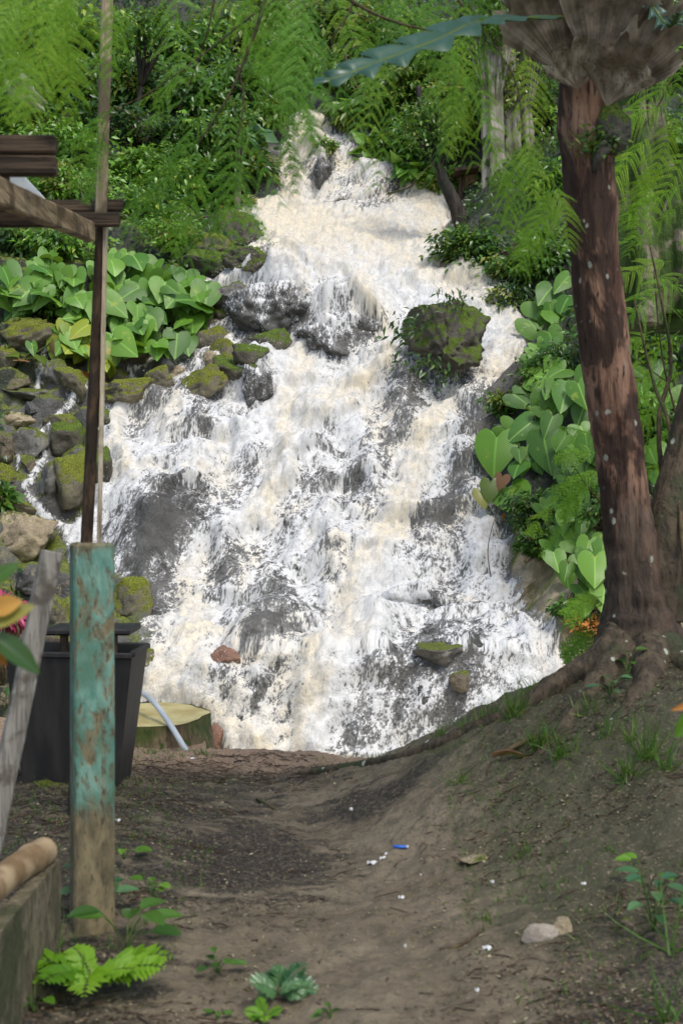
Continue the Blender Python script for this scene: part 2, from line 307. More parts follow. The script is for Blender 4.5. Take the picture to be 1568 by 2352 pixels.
def box(c,size,ax=None,bev=.006,seed=0,rough=.0,nseg=1):
    # bevelled box, ax = 3 axes; long axis = third, cut into nseg so it can be uneven
    ax=np.eye(3) if ax is None else np.asarray(ax,float); sx,sy,sz=[v/2 for v in size]; b=min(bev,sx*.4,sy*.4)
    ring=np.array([(-sx+b,-sy),(sx-b,-sy),(sx,-sy+b),(sx,sy-b),(sx-b,sy),(-sx+b,sy),(-sx,sy-b),(-sx,-sy+b)])
    zs=np.concatenate([[-sz,-sz+b],np.linspace(-sz+b,sz-b,nseg+1)[1:-1],[sz-b,sz]])
    V=[];n=8
    for k,zz in enumerate(zs):
        sh=1-(b/max(sx,sy) if k in (0,len(zs)-1) else 0)
        V.append(np.c_[ring*sh,np.full(8,zz)])
    V=np.concatenate(V)
    if rough: V[:,:2]+= (np.stack([fbm(V[:,2]*6+V[:,0]*9,V[:,1]*9+seed,None,3,seed),fbm(V[:,2]*6+V[:,1]*9,V[:,0]*9+seed,None,3,seed+3)],-1)-.5)*2*rough
    m=len(zs); i=np.arange(m-1)[:,None]*n; j=np.arange(n)[None]; k=(j+1)%n
    F=[np.stack([i+j,i+k,i+k+n,i+j+n],-1).reshape(-1,4),np.arange(n)[::-1][None],(np.arange(n)+(m-1)*n)[None]]
    return V@ax+np.asarray(c),F
def beam(p0,p1,w,h,roll=0,**k):
    p0,p1=np.asarray(p0,float),np.asarray(p1,float); d=p1-p0; L=np.linalg.norm(d); z=d/L
    up=np.array([0,0,1.]) if abs(z[2])<.9 else np.array([0,1.,0]); x=unit(np.cross(up,z)); y=np.cross(z,x)
    c,s=math.cos(roll),math.sin(roll); x,y=c*x+s*y,-s*x+c*y
    return box((p0+p1)/2,(w,h,L),np.array([x,y,z]),nseg=max(2,int(L/.12)),**k)
# leaf templates: (t along, w across, h lift)
SIMPLE=(np.array([[0,0,0],[.4,-.5,.06],[.4,.5,.06],[.5,0,-.02],[1,0,-.12]]),[np.array([[0,3,1],[0,2,3],[3,4,1],[3,2,4]])])
def _heart():
    th=np.linspace(0,1,13)  # outline half from notch to tip
    pts=[(.16,0),(.03,.12),(-.05,.28),(-.02,.42),(.10,.52),(.26,.55),(.42,.51),(.58,.42),(.74,.29),(.88,.14),(1.0,0)]
    V=[];n=len(pts)
    for (t,w) in pts:
        mt=max(.16,t)
        for q in (-1,-.5,0,.5,1):
            wt=w*q; tt=t if abs(q)==1 else (mt if q==0 else (t+mt)/2)
            V.append((tt,wt, .16*abs(wt)**1.2 -.30*max(0,tt-.25)**2 -.22*abs(wt)**2*2+.012*math.sin(tt*20)*abs(q)))
    F=[]
    for i in range(n-1):
        for j in range(4): a=i*5+j; F.append((a,a+1,a+6,a+5))
    return np.array(V),[np.array(F)]
HEART=_heart()
BLADE=(np.array([[0,-.5,0],[0,.5,0],[.4,-.4,.0],[.4,.4,.0],[.75,-.25,-.06],[.75,.25,-.06],[1,0,-.2]]),[np.array([[0,1,3,2],[2,3,5,4]]),np.array([[4,5,6]])])
QUAD=(np.array([[0,0,0],[.5,-.5,0],[1,0,0],[.5,.5,0]]),[np.array([[0,3,2,1]])])
def leaves(bag,P,D,N,L,Wd,tint,tpl=SIMPLE):
    P=np.atleast_2d(P); n=len(P); D=unit(np.atleast_2d(D)); N=np.atleast_2d(N); S=unit(np.cross(D,N)); N=np.cross(S,D)
    T,F=tpl; L=np.broadcast_to(L,(n,)); Wd=np.broadcast_to(Wd,(n,)); tint=np.broadcast_to(tint,(n,))
    V=P[:,None]+D[:,None]*(T[None,:,0]*L[:,None])[...,None]+S[:,None]*(T[None,:,1]*Wd[:,None])[...,None]+N[:,None]*(T[None,:,2]*L[:,None])[...,None]
    m=len(T); off=(np.arange(n)*m)[:,None,None]
    uv=np.tile(T[:,:3],(n,1)); 
    bag.add(V.reshape(-1,3),[(f[None]+off).reshape(-1,f.shape[1]) for f in F],np.repeat(tint,m),uv)
def rnd(n,s=1.): return R.randn(n,3)*s
# ================================================================ GROUND (foreground)
def crest(x):      # far rim of the near ground, as distance from the viewer
    return np.interp(x,[-8,-3,-.98,-.86,.2,.5,1.3,2.2,4],[10.6,10.5,10.2,9.05,9.1,8.4,7.35,7.3,7.6])
def gz(x,y):
    x=np.asarray(x,float); y=np.asarray(y,float)
    cr=np.interp(x,[-.35,-.1,.38,.85,1.3,1.9,3,6],[0,.10,.36,.57,.78,.9,1.05,1.3])
    cy=np.interp(x,[-.35,.38,1.3,3],[8.,7.3,7.0,7.0])
    m=cr*(.55*ss(-2.4,0,y-cy)**1.3+.45*np.clip((y-cy+3.6)/3.6,0,1)**1.2*ss(-.2,.9,x+.12*(y-cy)*-1))
    m=m*np.where(y>cy,1-.0*(y-cy),1)
    back=ss(.15,.9,y-cy)*ss(-.45,.1,x)*(1-ss(.9,1.3,x)*.6)
    m=m-back*(m+.1)*.9
    m+=.12*np.exp(-((x+1.3)/.7)**2-((y-6.6)/1.4)**2)
    d=y-crest(x); m=m-ss(0,.5,d)*2.3
    path=np.exp(-((x-.05*(y-5))/.75)**2); m=m-.02*path*ss(9,6,y)
    return m+.03*(fbm(x*2.1+9,y*2.1+9,None,4,3)-.5)*2
def gfull(x,y):
    n=fbm(x*7,y*5,None,4,8); return gz(x,y)+.026*(n-.5)*2+.017*(fbm(x*26,y*26,None,3,11)-.5)*2
def build_ground():
    xs=np.concatenate([np.linspace(-60,-5,20)[:-1],np.linspace(-5,-1.8,40)[:-1],np.arange(-1.8,3.2,.018),np.linspace(3.2,6,40),np.linspace(6,60,20)[1:]])
    ys=np.concatenate([np.linspace(-60,0,16)[:-1],np.linspace(0,3.4,30)[:-1],np.arange(3.4,7,.022),np.arange(7,12,.04),np.linspace(12,14,5)])
    X,Y=np.meshgrid(xs,ys); Z=gfull(X,Y); nx,ny=len(xs),len(ys)
    V=np.stack([X,Y,Z],-1).reshape(-1,3); i=np.arange(ny-1)[:,None]*nx; j=np.arange(nx-1)[None]
    F=np.stack([i+j,i+j+1,i+j+1+nx,i+j+nx],-1).reshape(-1,4)
    x,y=V[:,0],V[:,1]
    pathc=.12+.10*np.sin(y*1.1); path=np.exp(-((x-pathc)/(.50+.0*y))**2)*ss(8.3,6.8,y)
    lit=.66+.24*ss(.3,.9,x)-.78*path-.25*np.exp(-((x-.9)/.7)**2-((y-4.6)/.5)**2)
    lit=np.maximum(lit,0.9*np.exp(-((x+.45)/.55)**2-((y-6.1)/.9)**2)); lit=np.maximum(lit,.8*np.exp(-((x-.15)/.6)**2-((y-6.9)/.35)**2)*1)
    lit=lit+.25*(fbm(x*1.3,y*1.3,None,3,40)-.5)
    green=ss(.05,.8,x)*ss(3.9,5.2,y)*.85+.35*ss(6.6,7.4,y)*ss(8.2,7.8,y)+.15
    sandy=ss(7.95,8.5,y+.12*(fbm(x*3,y*3,None,2,5)-.5))*ss(1.2,.4,x)
    o=mesh('ground',V,F,'mud',attrs={'litter':lit,'green':green,'sandy':sandy}); tag(o,kind='structure')
build_ground()
# ================================================================ HILLSIDE
PR=np.array([(9.5,-2.1),(14.2,-1.9),(14.95,-1.5),(15.02,-1.0),(15.35,-.1),(15.75,.06),(16.8,.18),(17.15,.5),(22.5,5.15),(23.2,5.5),(26.6,7.05),(27.3,7.9),(29.2,9.9),(31.5,11.4),(37,16.5),(48,30),(60,46)])
sl=np.concatenate([[0],np.cumsum(np.hypot(*np.diff(PR,axis=0).T))])
BL=[(250,690),(300,660),(460,640),(500,540),(620,600),(700,480),(800,440),(900,370),(960,260),(1050,225),(1180,215),(1250,150),(1300,250),(1500,330),(1620,330),(1640,470),(1730,520)]
BRR=[(250,745),(330,765),(460,1010),(480,1040),(600,1000),(640,1120),(720,1190),(800,1215),(880,1180),(960,1110),(1040,1085),(1100,1100),(1200,1130),(1260,1150),(1400,1160),(1450,1190),(1530,1290),(1730,1330)]
def bl(py): return np.interp(py,[a for a,b in BL],[b for a,b in BL])
def brr(py): return np.interp(py,[a for a,b in BRR],[b for a,b in BRR])
def prof(s): return np.interp(s,sl,PR[:,0]),np.interp(s,sl,PR[:,1])
# outcrops of rock inside the fall: px,py,rx,ry,height(m),how far the water thins
OUT=[(735,400,34,55,.35,.75),(850,470,75,55,.2,.42),(605,562,48,26,.2,.55),(640,705,120,70,.75,.25),(625,745,85,42,.35,.9),(765,785,72,38,.45,.75),(835,750,32,26,.3,.7),
 (592,895,36,55,.35,.55),(480,905,60,45,.2,.4),(430,985,60,50,.2,.3),(920,950,42,60,.35,.45),(720,1060,45,70,.2,.42),(850,1125,38,95,.3,.5),(680,1180,45,75,.25,.42),
 (765,1280,40,75,.25,.45),(525,1290,36,70,.3,.5),(445,1175,45,95,.25,.42),(570,1070,50,70,.2,.38),(1065,1110,40,110,.25,.42),(975,1230,60,110,.15,.33),(630,1390,42,55,.12,.42),
 (600,1450,70,36,.12,.55),(870,1530,42,85,.18,.42),(1010,1500,75,42,.12,.6),(1060,1575,60,50,.2,.5),(600,1590,22,34,.2,.7),(490,1575,40,24,.12,.4),(1110,910,60,60,.15,.42),
 (330,1240,85,125,.5,.72),(330,1400,60,80,.2,.85),(660,1110,20,60,.1,.3),(1000,850,80,40,.2,.5),(780,1360,40,40,.15,.35),(690,1640,20,90,.08,.25),(960,1650,90,60,.1,.3),(560,1650,50,50,.1,.2),(940,1430,90,30,.03,.15),(820,1660,30,60,.1,.3)]
CREAM=[([(1180,850),(1040,905),(965,1020),(935,1130),(880,1240),(820,1330),(790,1450)],34),([(720,275),(690,360),(675,450)],26),([(580,500),(760,560),(960,590),(1100,660)],60),([(1140,690),(1180,800),(1150,860)],35),
 ([(730,1490),(705,1600),(700,1720)],24),([(330,1600),(450,1620),(560,1690),(600,1725)],30),([(410,1340),(460,1420),(440,1540),(360,1600)],36),([(700,840),(650,960),(640,1100),(600,1200)],28),([(820,660),(880,760),(900,850),(800,920),(700,960)],30),([(980,470),(1000,560)],30),([(270,970),(290,1080)],20)]
RILL=[([(118,762),(105,810),(88,895)],9),([(190,893),(140,955),(100,990),(104,1055),(58,1120),(92,1180),(150,1215),(170,1290)],15),([(528,622),(475,740),(462,780)],14),([(445,800),(455,845),(400,880)],10),([(430,598),(455,590),(490,562)],13),
 ([(10,800),(18,850)],5),([(300,870),(318,905),(280,960)],8),([(45,1000),(42,1080)],4),([(365,790),(340,840),(300,850)],6),([(540,640),(560,610),(600,600)],14),([(150,1215),(230,1220)],22)]
def segd(px,py,pts):
    d=np.full(px.shape,1e9)
    for (ax,ay),(bx,by) in zip(pts[:-1],pts[1:]):
        vx,vy=bx-ax,by-ay; t=np.clip(((px-ax)*vx+(py-ay)*vy)/(vx*vx+vy*vy),0,1)
        d=np.minimum(d,np.hypot(px-ax-t*vx,py-ay-t*vy))
    return d
def hill(x,s,fine=True):
    Y,Z=prof(s); py0=1176-K*(Z-EYE)/Y; px0=784+K*x/Y
    k=Y/K; dL=(bl(py0)-px0)*k; dR=(px0-brr(py0))*k     # metres beyond the water's edges
    top=ss(30,33,Y)
    rise=np.clip(dR,0,None)*1.15; rise=2.6*(1-np.exp(-rise/2.6))
    rl=np.clip(dL-.3,0,None)*.35; rl=1.6*(1-np.exp(-rl/1.6))*ss(17,22,Y)
    rise=(rise+rl)*(1-top)
    rise*=ss(14.6,16.2,Y+np.clip(dR,0,2)*.8)
    inw=(1-ss(-.1,.35,dL))*(1-ss(-.1,.35,dR))
    h=np.zeros_like(x)
    wx=x+.25*(fbm(x*.9,s*.9,None,2,60)-.5); wsv=s+.5*(fbm(x*.8+7,s*.8,None,2,61)-.5)
    d1,d2,i1=worley(wx*1.05,wsv*1.25,3); h+=.26*(.75-d1)+.10*(i1-.5)*ss(0,.25,d2-d1)
    d1,d2,i1=worley(wx*2.9,wsv*3.1,13); h+=.10*(.7-d1)
    fr=((wsv+.9*fbm(x*.9,s*.5,None,3,9)-.22*x)/.78)%1; h+=.22*(ss(0,.25,fr)-fr)*ss(.35,.6,fbm(x*1.1+3,s*1.1,None,2,19))
    h*=1-.5*ss(22.6,23.4,Y)*ss(27.4,26.6,Y)
    lb=ss(-.1,.25,dL)*ss(3.5,2.5,dL)*ss(24.5,23.5,Y); d1,d2,i1=worley(wx*2.1,wsv*2.4,33); h+=lb*(.34*(.62-d1)+.22*(i1-.5)*ss(.02,.2,d2-d1))
    h+=.07*(fbm(x*3.2,s*3.2,None,4,21)-.5)*2
    if fine: h+=.03*(fbm(x*13,s*13,None,3,23)-.5)*2
    for (a,b,rx,ry,hh,_) in OUT:
        q=((px0-a)/rx)**2+((py0-b)/ry)**2; h+=hh*np.exp(-q*.9)*(.85+.3*fbm(x*4,s*4,None,2,77))
    h+=.9*ss(33,45,Y)*(fbm(x*.3,s*.3,None,3,91)-.5)*3
    e=.02; Y2,Z2=prof(s+e); Y1,Z1=prof(s-e); ty,tz=(Y2-Y1),(Z2-Z1); l=np.hypot(ty,tz); ny,nz=-tz/l,ty/l
    ny,nz=.7*ny-.0,.7*nz+.3
    return np.stack([x,Y+ny*h,Z+nz*h+rise],-1),dL,dR,px0,py0,inw
def grid(xs,s,**k):
    X,S=np.meshgrid(xs,s); r=hill(X,S,**k); i=np.arange(len(s)-1)[:,None]*len(xs); j=np.arange(len(xs)-1)[None]
    F=np.stack([i+j,i+j+1,i+j+1+len(xs),i+j+len(xs)],-1).reshape(-1,4)
    return X,S,r,F
sE=np.concatenate([np.arange(4.5,26.5,.045),np.arange(26.5,34,.15),np.linspace(34,sl[-1],40)])
xE=np.concatenate([np.linspace(-45,-8,30)[:-1],np.linspace(-8,-4.6,34)[:-1],np.arange(-4.6,4.2,.045),np.linspace(4.2,8,34),np.linspace(8,45,30)[1:]])
X,S,(V,dL,dR,px0,py0,inw),F=grid(xE,sE)
soil=np.clip(ss(.15,.7,np.maximum(dL-.9*ss(700,800,py0),dR))+ss(30,31,V[...,1]),0,1)
tan=ss(-.1,.2,dR)*ss(1230,1290,py0)*ss(1.6,1.0,dR); soil=soil*(1-tan)
tan=np.maximum(tan,.45*ss(.0,.5,dL)*ss(1150,1300,py0))
HV=V.reshape(-1,3)
tag(mesh('hillside',HV,F,'hillside',attrs={'soil':soil.ravel(),'mossy':(ss(-.2,.2,dL)*ss(24.8,24,V[...,1])).ravel(),'tan':tan.ravel()}),kind='structure')
BV=BVHTree.FromPolygons([tuple(v) for v in HV],[tuple(int(q) for q in f) for f in F])
def hit(px,py,dflt=24.):
    d=Vector(((px-784)/K,1,(1176-py)/K)).normalized(); r=BV.ray_cast(Vector((0,0,EYE)),d)
    return np.array(r[0]) if r[0] is not None else W(px,py,dflt)
def down(x,y,z=60.):
    r=BV.ray_cast(Vector((x,y,z)),Vector((0,0,-1))); return r[0].z if r[0] is not None else 0.
# ---- water sheet
xs=np.arange(-5.4,3.6,.03); sW=np.arange(5.5,25.9,.03)
X,S,(V,dL,dR,px0,py0,inw),F=grid(xs,sW,fine=False)
Yv,Zv=V[...,1],V[...,2]; px=784+K*V[...,0]/Yv; py=1176-K*(Zv-EYE)/Yv
edge=.22*(fbm(X*3,S*2.2,None,3,50)-.5)
ins=ss(.16,-.08,dL+edge)*ss(.16,-.08,dR+edge)*ss(255,285,py0)
cov=.695*ins
XQ=X-.28*(S-14); vein=(fbm(XQ*3.0,S*1.0,None,4,31)-.5)*.62+(fbm(XQ*1.3,S*.7,None,3,32)-.5)*.45; qa=fbm(X*3,S*2.4,None,4,34)-.5; qb=fbm(X*3+9,S*2.4,None,4,35)-.5
fr=((S+.5*(fbm(X*.8+7,S*.8,None,2,61)-.5)+.9*fbm(X*.9,S*.5,None,3,9)-.22*X)/.78)%1
cov=cov+ins*(vein*1.25+.12*(fr-.5))
cov+=ins*.34*ss(660,560,py)*ss(460,500,py)
for (a,b,rx,ry,hh,k) in OUT:
    q=((px+110*qa-a+.25*(py-b))/rx)**2+((py+140*qb-b)/ry)**2; cov-=k*.72*np.exp(-q**1.5*.7)*np.minimum(1,ins*3)
cream=np.full(X.shape,.10); wq1=fbm(X*2.5,S*1.2,None,4,81); wq2=fbm(X*2.5,S*1.2,None,3,82); wq3=fbm(X*1.7,S*1.1,None,3,83)
cream+=.5*ss(.45,.7,wq3)
for pts,w in CREAM:
    d=segd(px+70*(wq1-.5),py+40*(wq2-.5),pts); g=np.exp(-(d/w/1.5)**2); cream=np.maximum(cream,.8*g*(.55+.8*wq3)); cov+=.27*np.exp(-(d/w/1.15)**2)*ins
cream+=.35*ss(640,480,py)
rill=np.zeros_like(cov)
for pts,w in RILL:
    d=segd(px,py,pts); rill=np.maximum(rill,ss(w*1.15,w*.15,d+14*(fbm(X*5,S*5,None,3,4)-.5)))
cov=np.maximum(cov,rill*.66); cov=np.clip(cov,0,1.5)
lump=.11*(fbm(X*5.5,S*2.0,None,3,71)-.35)+.05*(fbm(X*17,S*7,None,2,72)-.4)
thick=(.012+np.clip(cov-.55,0,.5)*.22)+lump*np.clip(cov-.25,0,.8)*1.5
V=V.copy(); V[...,1]-=thick*.75; V[...,2]+=thick*.75
c=cov.ravel(); keep=c[F].max(1)>.12; F=F[keep]
use=np.unique(F); mp_=np.full(len(c),-1); mp_[use]=np.arange(len(use)); F=mp_[F]; WV=V.reshape(-1,3)[use]
wS=np.interp(S,[5.5,9,13,17,19,26],[3.3,3.2,2.7,2.0,2.0,2.0]); flow=np.stack([(X-.25*(S-16)+.6)/wS*2.7,S,0*X],-1).reshape(-1,3)[use]
tag(mesh('waterfall',WV,F,'white_water',attrs={'cov':c[use],'cream':cream.ravel()[use],'flow':flow}),kind='structure')
# ---- spray: beads and shreds of water thrown off the steps
cu=c[use]; pr=np.clip(cu-.35,0,.6)*(np.abs((fr.ravel()[use])-.5)*1.2+.4); pr/=pr.sum()
n=24000; idx=R.choice(len(use),n,p=pr); P=WV[idx]+R.randn(n,3)*.02+np.abs(R.randn(n,1))*np.array([0,-.07,.06])
b=Bag(); D=unit(np.stack([R.randn(n)*.25,-.35+R.randn(n)*.3,-.8+R.randn(n)*.5],-1)); L=R.uniform(.006,.02,n)
OCT=(np.array([[0,0,0],[.5,-.5,0],[.5,.5,0],[.5,0,.3],[.5,0,-.3],[1,0,0]]),[np.array([[0,1,3],[0,3,2],[0,2,4],[0,4,1],[5,3,1],[5,2,3],[5,4,2],[5,1,4]])])
leaves(b,P,D,rnd(n),L,L*R.uniform(.3,.7,n),.5,OCT)
tag(b.make('water_spray','foam_drops',smooth=True),'white beads and shreds of water thrown off the falls','spray',kind='stuff')
# ---- pool
xs=np.arange(-9,9,.08); ys=np.arange(10.2,16,.08); X,Y=np.meshgrid(xs,ys)
Z=-1.12+.05*(fbm(X*2,Y*2,None,4,5)-.5)*2; i=np.arange(len(ys)-1)[:,None]*len(xs); j=np.arange(len(xs)-1)[None]
tag(mesh('pool',np.stack([X,Y,Z],-1).reshape(-1,3),np.stack([i+j,i+j+1,i+j+1+len(xs),i+j+len(xs)],-1).reshape(-1,4),'pool_water'),kind='structure')
# ================================================================ ROCKS
import bmesh
bm=bmesh.new(); bmesh.ops.create_icosphere(bm,subdivisions=5,radius=1); bm.verts.ensure_lookup_table()
IV=np.array([v.co[:] for v in bm.verts]); IF=np.array([[v.index for v in f.verts] for f in bm.faces]); bm.free()
bm=bmesh.new(); bmesh.ops.create_icosphere(bm,subdivisions=4,radius=1)
IV4=np.array([v.co[:] for v in bm.verts]); IF4=np.array([[v.index for v in f.verts] for f in bm.faces]); bm.free()
def rock(c,rad,seed,mat,label,group=None,name='boulder',rough=1.,cuts=9,rot=0,hi=False,cat='rock'):
    rs=np.random.RandomState(seed); U=(IV if hi else IV4).copy(); F=IF if hi else IF4
    V=U.copy()
    for k in range(cuts):
        n=unit(rs.randn(3)); d=rs.uniform(.45,.8); q=V@n; V=V-np.clip(q-d,0,None)[:,None]*n*.85
    sd=seed*3.1
    V=V*(1+rough*.35*(fbm(U[:,0]*1.3+sd,U[:,1]*1.3,U[:,2]*1.3+9,3,seed)-.5)[:,None]*2)
    V=V+U*rough*(.17*(fbm(U[:,0]*4+sd,U[:,1]*4,U[:,2]*4,4,seed+1)-.5)[:,None]*2-.10*np.exp(-(np.abs(fbm(U[:,0]*2.2+sd,U[:,1]*2.2,U[:,2]*2.2,2,seed+7)-.5)/.025)**2)[:,None]+.05*(fbm(U[:,0]*17+sd,U[:,1]*17,U[:,2]*17,3,seed+2)-.5)[:,None]*2)
    a=rs.uniform(-.25,.25)+rot; ca,sa=math.cos(a),math.sin(a); V=V/np.abs(V).max(0)
    V=V*np.asarray(rad); V=np.stack([V[:,0]*ca-V[:,2]*sa,V[:,1],V[:,0]*sa+V[:,2]*ca],-1)+c
    o=mesh(name,V,F,mat,base=np.array(c)-[0,0,rad[2]]); return tag(o,label,cat,group)
ROCKS=[
(75,774,78,48,'rock_moss','broad mossy slab under the drooping big leaves at the far left'),
(37,876,29,23,'rock_brown','small brown stone above the left end of the long flat slab'),
(125,861,30,30,'rock_grey','wet grey angular stone beside the highest rill on the left bank'),
(168,880,36,42,'rock_moss','mossy stone just left of the tall pole, above the white rill'),
(75,912,78,20,'rock_grey','long flat grey slab lying across the left bank'),
(78,940,20,17,'rock_wet','dark wet stone tucked under the long flat slab'),
(35,972,40,25,'rock_tan','rounded tan stone at the left edge below the long flat slab'),
(65,1028,40,38,'rock_grey','grey mossy boulder split by a thin thread of water'),
(8,1024,22,36,'rock_brown','square brown block at the left edge of the photo'),
(155,1018,44,48,'rock_deepmoss','deep green mossy boulder left of the tall pole, mid height of the bank'),
(140,975,36,22,'rock_moss','flat mossy stone on top of the deep green boulder'),
(70,1068,20,17,'rock_brown','fist sized stone beside the foot of the left rill'),
(12,1090,26,21,'rock_moss','low mossy stone at the left edge, under the square brown block'),
(18,1130,24,26,'rock_wet','black wet stone at the left edge above the big tan boulder'),
(162,1120,42,74,'rock_moss','tall yellow mossy boulder left of the lower part of the pole'),
(112,1110,24,45,'rock_grey','narrow grey stone between the left rill and the tall yellow boulder'),
(52,1225,72,66,'rock_tan','big smooth tan boulder at the left edge above the leaning plank'),
(40,1168,42,16,'rock_moss','flat mossy stone lying on top of the big tan boulder'),
(238,1078,20,62,'rock_deepmoss','upright mossy rock close right of the tall pole'),
(240,968,28,36,'rock_deepmoss','dark mossy rock right of the pole at the edge of the white water'),
(292,902,56,27,'rock_moss','long mossy rock forming the lip left of the falls'),
(260,866,32,21,'rock_moss','tan and mossy stone right of the pole below the yellow leaves'),
(360,874,32,27,'rock_moss','bright mossy stone at the left shoulder of the falls'),
(405,854,24,18,'rock_tan','light tan stone beside the mossy shoulder rocks'),
(368,840,34,22,'rock_wet','dark stone behind the light tan stone'),
(418,792,40,26,'rock_brown','dark brown rock under the right end of the big leaves'),
(480,786,31,27,'rock_moss','yellow-green mossy stone below the dripping black boulder'),
(514,810,26,21,'rock_moss','tan mossy cube of stone next to the yellow-green mossy one'),
(481,828,15,15,'rock_tan','small tan pebble between two mossy stones'),
(527,851,34,21,'rock_deepmoss','low cushion of bright moss over a stone by the falls'),
(570,820,30,21,'rock_deepmoss','dark stone capped with moss left of the falls middle'),
(616,790,37,23,'rock_deepmoss','rightmost moss capped stone of the shelf left of the falls'),
(580,845,16,11,'rock_deepmoss','tiny moss covered stone at the water edge'),
(468,884,38,26,'rock_moss','tan and mossy rock overhanging the left shoulder of the falls'),
(502,718,26,20,'rock_deepmoss','small bright moss patch stone on the black boulder left side'),
(538,690,46,28,'rock_grey','grey lichen rock above the small bright moss patch'),
(452,748,27,26,'rock_brown','tan boulder under the dark big leaves beside the narrow rill'),
(497,664,19,15,'rock_wet','small black stone beside the narrow left rill'),
(490,622,50,27,'rock_deepmoss','green mossy rock beside the little upper left cascade'),
(562,600,42,21,'rock_deepmoss','round moss cushions at the rim of the upper pool'),
(535,545,46,42,'rock_deepmoss','mossy ferny knob left of the upper pool'),
(495,575,32,24,'rock_moss','yellow mossy rocks between the little cascade and the ferny knob'),
(340,1520,24,30,'rock_moss','tan mossy stone just right of the dark bin top'),
(378,1503,24,24,'rock_wet','dark wet stone in the foam right of the dark bin'),
(510,1518,36,29,'rock_red','reddish brown tilted rock alone in the lower foam'),
(492,1694,24,28,'rock_red','brown broken chunk beside the tree stump at the pool rim'),
(1008,1500,58,30,'rock_grey','mossy ribbed rock in the lower right of the falls'),
(1056,1562,25,26,'rock_brown','pitted yellowish rock below the ribbed one in the falls'),
(135,1420,28,38,'rock_moss','yellow mossy rock seen between the leaning plank and the green post'),
(72,1338,42,34,'rock_wet','dark dripping rock below the big tan boulder'),
(20,1480,38,70,'rock_grey','grey rock at the left edge behind the bin'),
(118,1480,30,40,'rock_brown','brown rock low behind the dark bin'),
(450,1710,0,0,'',''),
(590,893,36,52,'rock_wet','black upright rock standing in the falls left of centre'),
(762,792,84,42,'rock_wet','black sloping rock in the falls below the upper pool'),
(835,752,30,24,'rock_wet','black knob beside the sloping rock in mid fall'),
(736,398,26,46,'rock_wet','dark rock splitting the topmost chute'),
(628,725,118,72,'rock_wet','big rounded black boulder with water dripping over its face'),
(300,815,30,22,'rock_brown','stone in the shade under the yellowed big leaves'),
(215,1020,22,40,'rock_deepmoss','mossy stone half hidden behind the tall pole'),
(20,830,30,30,'rock_moss','mossy lump below the wilted leaves at the far left'),
(1165,700,30,30,'rock_deepmoss','dark mossy ledge right of the falls under the ferns'),
(300,1395,50,60,'rock_moss','ochre rock face behind the green post with thin trickles'),
]
k=0; FILM=[]
for (px,py,rx,ry,m,lab) in ROCKS:
    k+=1
    if not lab: continue
    h=hit(px,py+ry*.3); sc=h[1]/K; c=W(px,py,h[1]+rx*sc*(.35 if 'rock_wet'==m and 500<px<860 else (.0 if px>980 and py>1400 else .25)))
    if px<640 and m!='rock_wet': rx*=1.12; ry*=1.15
    if 420<px<640 and 530<py<910 and m!='rock_wet': rx*=1.28; ry*=1.3
    o=rock(c,(rx*sc*1.08,max(rx,ry)*sc*.8,ry*sc*1.1),k+100,m,lab,'loose rocks of the falls and its banks',rough=.8,hi=rx>60)
    if m=='rock_wet' and 500<px<860: FILM.append((o,rx))
h=hit(1020,850); c=W(1022,770,h[1]-.15); sc=c[1]/K
MB=rock(c,(102*sc,80*sc,88*sc),311,'rock_deepmoss','large isolated moss covered boulder in the right of the falls','loose rocks of the falls and its banks',hi=True,rough=.9,cuts=12,rot=-.05)
fv=[];ff=[];fc=[];fl=[];nn_=0      # water sliding over the dark rocks that stand in the falls
for o,rx in FILM:
    me=o.data; n=len(me.vertices); V=np.zeros(n*3); me.vertices.foreach_get('co',V); V=V.reshape(-1,3); N=np.zeros(n*3); me.vertices.foreach_get('normal',N); N=N.reshape(-1,3)
    Fq=np.array([p.vertices[:] for p in me.polygons]); w=V+np.array(o.location)+N*.02+[0,-.012,.012]
    h=V[:,2]/V[:,2].max(); c_=.29+.3*(h-.5)+.8*(fbm(w[:,0]*3.4,w[:,2]*.5,None,2,66)-.55)+.15*N[:,2]
    Fq=Fq[(N[Fq].mean(1)[:,1]<.55)&(N[Fq].mean(1)[:,2]>-.6)]; fv.append(w); ff.append(Fq+nn_); nn_+=n; fc.append(np.clip(c_,0,1)); fl.append(np.stack([w[:,0]*1.1,-w[:,2]*1.0+w[:,1]*.4,0*h],-1))
tag(mesh('water_film',np.concatenate(fv),np.concatenate(ff),'white_water',attrs={'cov':np.concatenate(fc),'cream':np.full(nn_,.05),'flow':np.concatenate(fl)}),kind='structure')
# ================================================================ POSTS AND TIMBER
th=math.radians(17); ax=np.array([[math.cos(th),math.sin(th),0],[-math.sin(th),math.cos(th),0],[0,0,1]])
c=np.array([-.886,5.06,.66])
b=Bag(); b.add(*box(c,(.142,.142,1.46),ax,bev=.008,nseg=60,rough=.003,seed=4))
tag(b.make('concrete_post','peeling_paint',base=(c[0],c[1],0)),'square post with peeling turquoise paint standing by the path','post')
b=Bag(); b.add(*beam(W(-80,2235,4.62),W(120,1266,4.72),.07,.035,roll=.5,bev=.005,rough=.003))
tag(b.make('plank','wood_grey',base=W(-80,2225,4.62)),'weathered grey plank leaning against the turquoise post','plank')
